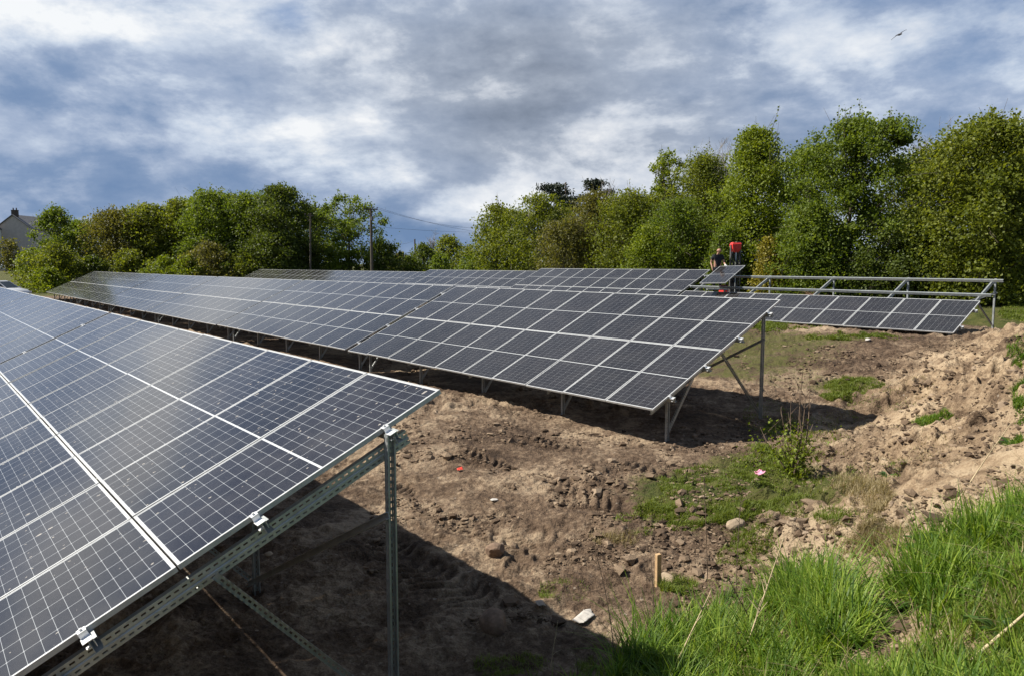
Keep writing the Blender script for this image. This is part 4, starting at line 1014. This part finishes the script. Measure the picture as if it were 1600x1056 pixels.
def worker():
    Yd = 33.42; x = px2x(1118, Yd); zf = z_at(388.5, Yd) - 1.765
    root = empty('person', (x, Yd, zf)); tag(root, 'bald man in a black t-shirt and dark trousers holding the loose panel with one glove', 'person')
    skin_m = simple('skin', (.36, .20, .14), .55, vary=.08); shirt = simple('black_cotton', (.012, .013, .018), .9, vary=.3, scale=14); trou = simple('dark_work_trousers', (.018, .019, .026), .9, vary=.3, scale=14)
    glove_m = simple('pale_glove', (.55, .54, .52), .8, vary=.1); boot = simple('boot_leather', (.03, .022, .016), .6)
    pel, wai, che, nb = (0, 0, .96), (.0, -.02, 1.14), (.0, -.05, 1.36), (.0, -.06, 1.49)
    shL, shR = (-.19, -.045, 1.43), (.19, -.06, 1.42)
    elL, elR = (-.27, .06, 1.15), (.26, -.10, 1.14); wrL, wrR = (-.25, -.08, .93), (.25, -.33, 1.06)
    head = [(*nb, .065), (.01, -.085, 1.555, .055), (.02, -.115, 1.60, .066), (.025, -.125, 1.655, .092), (.025, -.110, 1.715, .088), (.025, -.10, 1.75, .045)]
    ch = [[(*pel, .145), (*wai, .14), (*che, .155), (*nb, .065)], head,
          [(.02, -.115, 1.60, .066), (.024, -.195, 1.612, .030)],                                   # jaw
          [(.025, -.125, 1.655, .092), (.027, -.222, 1.648, .015)],                                  # nose
          [(.025, -.125, 1.655, .092), (-.078, -.105, 1.655, .018)], [(.025, -.125, 1.655, .092), (.128, -.105, 1.655, .018)],   # ears
          [(*che, .155), (*shL, .068), (*elL, .046), (*wrL, .029)], [(*che, .155), (*shR, .068), (*elR, .046), (*wrR, .029)]]
    for sx_ in (-1, 1): ch.append([(*pel, .145), (sx_ * .10, 0, .86, .095), (sx_ * .13, -.03, .50, .062), (sx_ * .14, .02, .10, .042), (sx_ * .145, -.10, .04, .035)])
    ch += hand(wrL, (.05, -.25, -1), (1, -.1, 0), .35)
    skin('body', ch, skin_m, root)
    g = .014
    skin('t_shirt', [[(0, 0, .90, .155), (*wai, .14 + g), (*che, .160 + g), (0, -.058, 1.475, .085)], [(*che, .160 + g), (*shL, .072 + g), (-.24, .02, 1.25, .062 + g)], [(*che, .160 + g), (*shR, .072 + g), (.235, -.085, 1.25, .062 + g)]], shirt, root)
    skin('trousers', [[(0, 0, 1.02, .145 + g), (0, 0, .94, .15 + g)]] + [[(0, 0, .94, .15 + g), (s_ * .10, 0, .84, .105 + g), (s_ * .13, -.03, .50, .07 + g), (s_ * .14, .02, .12, .055 + g)] for s_ in (-1, 1)], trou, root)
    for s_ in (-1, 1): skin('boot', [[(s_ * .14, .03, .13, .055), (s_ * .14, .02, .055, .055), (s_ * .145, -.08, .045, .05), (s_ * .15, -.16, .04, .042)]], boot, root)
    skin('glove', hand(wrR, (.1, -.85, -.35), (0, .2, -1), .75, 1.08) + [[(*wrR, .029), (.252, -.29, 1.068, .036)]], glove_m, root)
    # eyes and brows
    b = MB()
    for s_ in (-1, 1): b.box((.026 + s_ * .036, -.206, 1.672), (.026, .008, .010))
    b.build('eyes', simple('eye', (.03, .02, .015), .3), root)
    # low trestle that carries him between the rails
    zg = gz0(x, Yd); hh = zf - zg; tr = empty('work_platform', (x, Yd + .05, zg)); tag(tr, 'low metal work platform under the man among the rails', 'platform')
    b = MB(); b.box((0, 0, hh - .03), (.9, .6, .055)); b.build('deck', M['steel'], tr)
    for sx_ in (-1, 1):
        for sy in (-1, 1): b = MB(); b.tube([(sx_ * .42, sy * .27, hh - .055), (sx_ * .5, sy * .36, -.05)], .02, 8); b.build('leg', M['rail'], tr)
        b = MB(); b.tube([(sx_ * .455, -.31, hh * .5), (sx_ * .455, .31, hh * .5)], .012, 8); b.build('brace', M['rail'], tr)
worker()

# ------------------------------------------------------------------ tracked post driver behind the rails
def driver():
    Yd = 35.6; x = px2x(1139, Yd); zg = gz0(x, Yd); root = empty('post_driver', (x, Yd, zg), R(12)); tag(root, 'red tracked post driving machine with a raised red head behind the man', 'machine')
    rd = simple('red_machine_paint', (.55, .035, .03), .4, vary=.2, scale=3); gy = simple('grey_machine_steel', (.13, .13, .125), .5, metal=.3, vary=.4); rub = simple('track_rubber', (.02, .02, .02), .85, vary=.3)
    top = z_at(379.5, Yd) - zg
    for s_ in (-1, 1):
        b = MB(); n = 20; prof = []
        for k in range(n):
            a = 2 * math.pi * k / n; prof.append((math.cos(a) * .18 + (.48 if math.cos(a) > 0 else -.48), math.sin(a) * .18 + .2))
        b.loft([[(s_ * .38 - .1, p, q) for p, q in prof], [(s_ * .38 + .1, p, q) for p, q in prof]])
        tk = b.build('track', rub, root)
        w = MB()
        for y_ in (-.45, -.15, .15, .45): w.tube([(s_ * .38 - .11, y_, .2), (s_ * .38 + .11, y_, .2)], .11, 12)
        w.build('track_wheels', gy, tk)
    b = MB(); b.box((0, 0, .46), (.62, 1.1, .22)); b.build('chassis', rd, root)
    b = MB(); b.loft([[(-.3, .1, .57), (.3, .1, .57), (.3, .6, .57), (-.3, .6, .57)], [(-.28, .12, 1.0), (.28, .12, 1.0), (.28, .58, .95), (-.28, .58, .95)], [(-.2, .2, 1.08), (.2, .2, 1.08), (.2, .52, 1.04), (-.2, .52, 1.04)]]); b.build('engine_cover', rd, root)
    m = MB()
    for s_ in (-1, 1): m.box((s_ * .235, -.38, .35 + (top - .45) / 2), (.05, .07, top - .45))
    for z in (.6, 1.4, 2.1): m.box((0, -.36, z), (.47, .05, .06))
    m.build('mast', gy, root)
    b = MB(); b.loft([[(-.10, -.50, top - .46), (.1, -.50, top - .46), (.1, -.26, top - .46), (-.10, -.26, top - .46)], [(-.20, -.53, top - .30), (.2, -.53, top - .30), (.2, -.24, top - .30), (-.20, -.24, top - .30)],
                           [(-.23, -.54, top - .10), (.22, -.54, top - .06), (.22, -.22, top - .06), (-.23, -.22, top - .10)], [(-.16, -.48, top), (.18, -.48, top), (.18, -.26, top), (-.16, -.26, top)]]); hd = b.build('hammer_head', rd, root)
    b = MB(); b.box((0.1, -.40, top + .012), (.2, .16, .03)); b.box((.25, -.38, top - .06), (.09, .12, .09)); b.build('head_bracket', gy, hd)
    b = MB(); b.tube([(-.01, -.46, top - .42), (-.05, -.52, top - 1.3), (-.06, -.54, .5)], [.035, .025, .02], 10); b.build('ram', M['rail'], root)
    hs = MB(); hs.tube([(.14, -.45, top - .4), (.30, -.6, top - .9), (.22, -.5, 1.2), (.1, -.1, .7)], .018, 6); hs.tube([(-.16, -.45, top - .4), (-.33, -.5, top - .8), (-.2, -.45, 1.1), (-.1, -.1, .7)], .018, 6); 
    for q in range(7):
        u = -.2 + q * .066; hs.tube([(u, -.42, top - .45), (u + .1 * math.sin(q * 2.1), -.55, top - .95), (u * .8 - .08 * math.cos(q), -.48, 1.5), (u * .6, -.2, .8)], .02, 6)
    hs.build('hydraulic_hose', M['black'], root)
    b = MB(); b.box((0, -.30, 1.45), (.34, .16, 1.3)); b.build('ram_housing', simple('dark_machine_steel', (.04, .04, .04), .6, vary=.5, scale=8), root)
    b = MB(); b.box((.0, .62, 1.0), (.4, .08, .3)); b.tube([(-.1, .66, 1.12), (-.1, .72, 1.3)], .01, 6); b.tube([(.1, .66, 1.12), (.1, .72, 1.3)], .01, 6); b.build('control_panel', M['black'], root)
driver()

# ------------------------------------------------------------------ poles, wires, bird
def pole(px, top, base, Yd, rad, arm, label, lean=0):
    x = px2x(px, Yd); zb = gz0(x, Yd); h = z_at(top, Yd) - zb; root = empty('utility_pole', (x, Yd, zb)); tag(root, label, 'utility pole')
    b = MB(); b.tube([(0, 0, -.3), (lean * h * .5, 0, h * .5), (lean * h, 0, h)], [rad, rad * .9, rad * .75], 12); b.build('post', M['pole'], root)
    if arm:
        b = MB(); b.box((lean * h, -.16, h - .12), (arm, .1, .12)); b.tube([(-.35, -.17, h - .15), (0, -.12, h - .7)], .02, 5); b.tube([(.35, -.17, h - .15), (0, -.12, h - .7)], .02, 5); b.build('crossarm', M['pole'], root)
        for s_ in (-.46, 0.15, .46):
            b = MB(); b.tube([(s_ * arm, -.16, h - .06), (s_ * arm, -.16, h + .02), (s_ * arm, -.16, h + .03), (s_ * arm, -.16, h + .1), (s_ * arm, -.16, h + .13)], [.02, .02, .07, .08, .03], 8); b.build('insulator', simple('insulator', (.06, .045, .04), .3), root)
        if rad > .12:
            b = MB(); b.tube([(.16, -.2, h - 1.35), (.16, -.2, h - 1.3), (.16, -.2, h - .95), (.16, -.2, h - .9)], [.1, .15, .15, .08], 12); b.build('fuse_box', simple('grey_enamel', (.10, .10, .11), .5), root)
            w_ = MB(); w_.tube([(.46 * arm, -.16, h - .02), (.5, -.25, h - .5), (.18, -.22, h - .9)], .012, 5); w_.tube([(-.46 * arm, -.16, h - .02), (-.25, -.25, h - .6), (.12, -.22, h - .92)], .012, 5); w_.build('jumper_wire', M['wire'], root)
    return x, Yd, zb + h
P1 = pole(583, 326, 420, 82, .16, 1.55, 'weathered wooden utility pole with a crossarm standing against the sky')
P2 = pole(487, 336, 420, 84, .11, .7, 'slim leaning utility pole among the dark trees of the left wood', .03)
P3_ = pole(650, 374, 400, 125, .15, 0, 'bare pole top just above the bushes of the far gap')
def wire(p, q, sag, label, r=.012):
    k = np.linspace(0, 1, 24)[:, None]; pt = np.array(p) * (1 - k) + np.array(q) * k; pt[:, 2] -= sag * 4 * (k * (1 - k))[:, 0]
    v, f = tube_np([(pt, np.full(24, r))], 5); tag(link('overhead_wire', mesh_np('overhead_wire', v, f, M['wire'], True)), label, 'wire', 'overhead wires')
x1, y1, z1 = P1
wire((x1 + .7, y1 - .16, z1 + .1), (px2x(800, 96), 96, z_at(368, 96)), .55, 'upper overhead wire running right from the crossarm pole')
wire((x1 + .2, y1 - .16, z1 + .1), (px2x(800, 97), 97, z_at(357, 97)), .8, 'middle overhead wire running right from the crossarm pole')
wire((x1, y1, z1 - 1.9), (px2x(790, 110), 110, z_at(363, 110)), .25, 'lower overhead wire running right from below the crossarm')
wire((x1, y1, z1 - 2.6), (P3_[0], P3_[1], P3_[2] - .15), .9, 'low overhead wire to the bare pole of the far gap')
def bird():
    Yd = 64.; x = px2x(1382.5, Yd); z = z_at(54.5, Yd); root = empty('bird', (x, Yd, z)); tag(root, 'dark gull gliding with tilted wings in the upper right sky', 'bird'); root.scale = (1.25,) * 3; gm = simple('gull_feather', (.04, .04, .05), .8, vary=.25)
    root.rotation_euler = (R(8), R(-33), R(5)); b = MB(); rings = []
    for k, (yy, r) in enumerate([(-.26, .012), (-.22, .035), (-.16, .05), (-.08, .07), (.05, .075), (.16, .05), (.25, .035), (.36, .045)]):
        rings.append([(math.cos(a) * r * (1.3 if k == 7 else 1), yy, math.sin(a) * r * (.25 if k == 7 else .9)) for a in np.arange(10) * 2 * math.pi / 10])
    b.loft(rings); b.build('body', gm, root, True)
    for s_ in (-1, 1):
        b = MB(); pr = []
        for k, (xx, ch, yy, zz) in enumerate([(.03, .2, -.02, .02), (.2, .19, -.06, .06), (.36, .15, -.06, .05), (.5, .09, .0, .02), (.62, .02, .07, -.02)]):
            pr.append([(s_ * xx, yy - ch / 2, zz), (s_ * xx, yy, zz + .016), (s_ * xx, yy + ch / 2, zz), (s_ * xx, yy, zz - .008)])
        b.loft(pr); b.build('wing', gm, root, True)
bird()

# ------------------------------------------------------------------ cars
def car(paint, x, y, rz, label):
    zg = gz0(x, y); root = empty('parked_car', (x, y, zg), rz); tag(root, label, 'car', 'parked cars')
    gl = simple('car_glass', (.02, .028, .035), .08, vary=.1); rubb = simple('tyre_rubber', (.015, .015, .015), .8)
    st = [(-2.05, .55, .62, .80), (-1.95, .38, .78, .95), (-1.2, .30, .84, 1.02), (0, .28, .86, .98), (1.0, .28, .85, .98), (1.7, .32, .80, .86), (2.02, .42, .66, .72), (2.1, .5, .55, .62)]
    b = MB(); rings = []
    for xx, z0, hw, z1 in st: rings.append([(xx, -hw * .92, z0), (xx, -hw, (z0 + z1) / 2), (xx, -hw * .93, z1 - .06), (xx, -hw * .8, z1), (xx, hw * .8, z1), (xx, hw * .93, z1 - .06), (xx, hw, (z0 + z1) / 2), (xx, hw * .92, z0)])
    b.loft(rings); bo = b.build('body', paint, root, True); e = bo.modifiers.new('edge', 'EDGE_SPLIT'); e.split_angle = R(40)
    g = MB(); g.loft([[(-1.9, -.66, .97), (.98, -.70, .97), (.98, .70, .97), (-1.9, .66, .97)], [(-1.45, -.56, 1.43), (.22, -.58, 1.45), (.22, .58, 1.45), (-1.45, .56, 1.43)]]); g.build('windows', gl, root)
    r = MB(); r.loft([[(-1.46, -.57, 1.43), (.24, -.59, 1.45), (.24, .59, 1.45), (-1.46, .57, 1.43)], [(-1.25, -.5, 1.50), (.08, -.52, 1.52), (.08, .52, 1.52), (-1.25, .5, 1.50)]])
    for s_ in (-1, 1):
        for p, q in [((-1.9, .665, .97), (-1.45, .565, 1.44)), ((-.5, .69, .97), (-.55, .585, 1.45)), ((.98, .705, .97), (.22, .585, 1.46))]: r.tube([(p[0], s_ * p[1], p[2]), (q[0], s_ * q[1], q[2])], .03, 6)
    r.build('roof', paint, root)
    for s_ in (-1, 1):
        for xx in (-1.25, 1.3):
            w = MB(); w.tube([(xx, s_ * .86, .32), (xx, s_ * .84, .32), (xx, s_ * .66, .32)], [.29, .32, .32], 20); wh = w.build('wheel', rubb, root); w = MB(); w.tube([(xx, s_ * .862, .32), (xx, s_ * .875, .32)], [.2, .17], 14); w.build('rim', M['alu'], wh)
        m = MB(); m.box((.85, s_ * .92, 1.02), (.1, .2, .12)); m.build('mirror', paint, root)
        m = MB(); m.box((2.0, s_ * .5, .68), (.12, .28, .12)); m.build('headlight', simple('lamp_glass', (.7, .7, .7), .15), root)
        m = MB(); m.box((-2.02, s_ * .55, .75), (.08, .14, .2)); m.build('tail_light', simple('red_lamp', (.4, .02, .02), .2), root)
    return root
silver = simple('silver_car_paint', (.58, .60, .63), .25, metal=.3, vary=.04); whitep = simple('white_car_paint', (.78, .78, .78), .3, vary=.03)
big = car(silver, px2x(7, 66), 66, R(-4), 'silver car half cut off by the left edge beyond the front row')
big.scale = (1.1, 1.1, 1.18)                      # a tall estate car
car(whitep, px2x(12, 118), 118, R(8), 'small pale car parked far off beside the house')

# ------------------------------------------------------------------ house
def house():
    Yd = 136.; s = Yd / FPX; xc = px2x(32, Yd); zg = gz0(xc, Yd); root = empty('house', (xc, Yd, zg), R(0)); tag(root, 'grey rendered gabled house with a slate roof at the left edge', 'house')
    wm = simple('grey_render', (.46, .41, .37), .9, vary=.12, scale=2); ww = simple('white_render', (.82, .82, .82), .9, vary=.06); sl_ = simple('dark_slate', (.13, .13, .14), .7, vary=.3, scale=4); gl = simple('window_glass', (.03, .035, .04), .1); fr = simple('white_window_frame', (.75, .75, .74), .5)
    za = z_at(337, Yd) - zg; ze = z_at(358, Yd) - zg; hw = 3.3; dp = 8
    def gable(b, x0, x1, y0, y1, e, a): b.add([(x0, y0, -.5), (x1, y0, -.5), (x1, y0, e), ((x0 + x1) / 2, y0, a), (x0, y0, e), (x0, y1, -.5), (x1, y1, -.5), (x1, y1, e), ((x0 + x1) / 2, y1, a), (x0, y1, e)], [(0, 1, 2, 3, 4), (9, 8, 7, 6, 5), (1, 6, 7, 2), (0, 4, 9, 5)])
    def slopes(b, x0, x1, y0, y1, e, a, th=.15, ov=.25):
        for s_ in (-1, 1):
            xm = (x0 + x1) / 2; xe = x0 if s_ < 0 else x1; k = (a - e) / abs(xe - xm); xo = xe + s_ * ov; zo = e - ov * k
            b.add([(xm, y0 - ov, a + .01), (xo, y0 - ov, zo), (xo, y1 + ov, zo), (xm, y1 + ov, a + .01), (xm, y0 - ov, a + th), (xo, y0 - ov, zo + th), (xo, y1 + ov, zo + th), (xm, y1 + ov, a + th)], [(0, 3, 2, 1), (4, 5, 6, 7), (0, 1, 5, 4), (1, 2, 6, 5), (2, 3, 7, 6), (3, 0, 4, 7)])
    b = MB(); gable(b, -hw, hw, 0, dp, ze, za); b.build('wall', wm, root)
    b = MB(); slopes(b, -hw, hw, 0, dp, ze, za); rf = b.build('roof', sl_, root)
    b = MB(); b.box((0.1, .5, za + .35), (1.0, .55, 1.1)); b.box((.1, .5, za + .93), (1.1, .65, .08)); ch = b.build('chimney', simple('dark_brick', (.07, .055, .05), .9), rf)
    for k in (-.26, .3): b = MB(); b.tube([(.1 + k, .5, za + .95), (.1 + k, .5, za + 1.3), (.1 + k, .5, za + 1.35)], [.13, .1, .13], 10); b.build('chimney_pot', sl_, ch)
    # lower front wing to the left, white walls
    xw0, xw1, yw0 = -10.5, -2.3, -6.; e2 = z_at(371, Yd - 6) - zg; a2 = z_at(345, Yd - 6) - zg
    b = MB(); b.add([(xw0, yw0, -.5), (xw1, yw0, -.5), (xw1, yw0, e2), (xw0, yw0, e2), (xw0, 2, -.5), (xw1, 2, -.5), (xw1, 2, e2), (xw0, 2, e2), (xw0, -2, a2), (xw1, -2, a2)], [(0, 1, 2, 3), (1, 5, 6, 9, 2), (0, 3, 8, 7, 4), (5, 4, 7, 6)]); b.build('wing_wall', ww, root)
    b = MB(); k = (a2 - e2) / 4
    for y_e, sg in ((yw0, -1), (2, 1)): b.add([(xw0 - .2, -2, a2 + .02), (xw1 + .2, -2, a2 + .02), (xw1 + .2, y_e + sg * .3, e2 - .3 * k + .02), (xw0 - .2, y_e + sg * .3, e2 - .3 * k + .02), (xw0 - .2, -2, a2 + .2), (xw1 + .2, -2, a2 + .2), (xw1 + .2, y_e + sg * .3, e2 - .3 * k + .2), (xw0 - .2, y_e + sg * .3, e2 - .3 * k + .2)], [(0, 1, 2, 3), (4, 7, 6, 5), (0, 4, 5, 1), (1, 5, 6, 2), (2, 6, 7, 3), (3, 7, 4, 0)])
    b.build('wing_roof', sl_, root)
    b = MB(); b.add([(xw1 + .22, -2, a2 + .0), (xw1 + .22, yw0 - .3, e2 - .3 * k - .02), (xw1 + .22, yw0 - .3, e2 - .3 * k + .24), (xw1 + .22, -2, a2 + .26), (xw1 + .3, -2, a2 + .0), (xw1 + .3, yw0 - .3, e2 - .3 * k - .02), (xw1 + .3, yw0 - .3, e2 - .3 * k + .24), (xw1 + .3, -2, a2 + .26)], [(0, 1, 2, 3), (4, 7, 6, 5), (0, 4, 5, 1), (1, 5, 6, 2), (2, 6, 7, 3), (3, 7, 4, 0)]); b.build('verge_board', fr, root)
    for xx in (-8.6, -5.2):
        b = MB(); b.box((xx, yw0 + .0, 2.2), (1.2, .1, 1.3)); w = b.build('window', fr, root); b = MB(); b.box((xx - .28, yw0 - .055, 2.2), (.48, .03, 1.14)); b.box((xx + .28, yw0 - .055, 2.2), (.48, .03, 1.14)); b.build('pane', gl, w)
    b = MB(); b.tube([(xw1 + .1, yw0 - .08, -.2), (xw1 + .1, yw0 - .08, e2)], .06, 8); b.build('drainpipe', M['black'], root)
    # garden wall in front
    xa, xb = px2x(-30, 120), px2x(40, 120); zz = gz0(px2x(10, 120), 120); b = MB(); L = xb - xa; b.box((0, 0, .25), (L, .3, 1.1)); b.box((0, 0, .84), (L + .06, .4, .08))
    o = b.build('garden_wall', simple('stone_wall', (.28, .26, .24), .95, vary=.4, scale=3)); o.location = ((xa + xb) / 2, 120, zz); tag(o, 'low grey stone garden wall in front of the house', 'wall')
house()
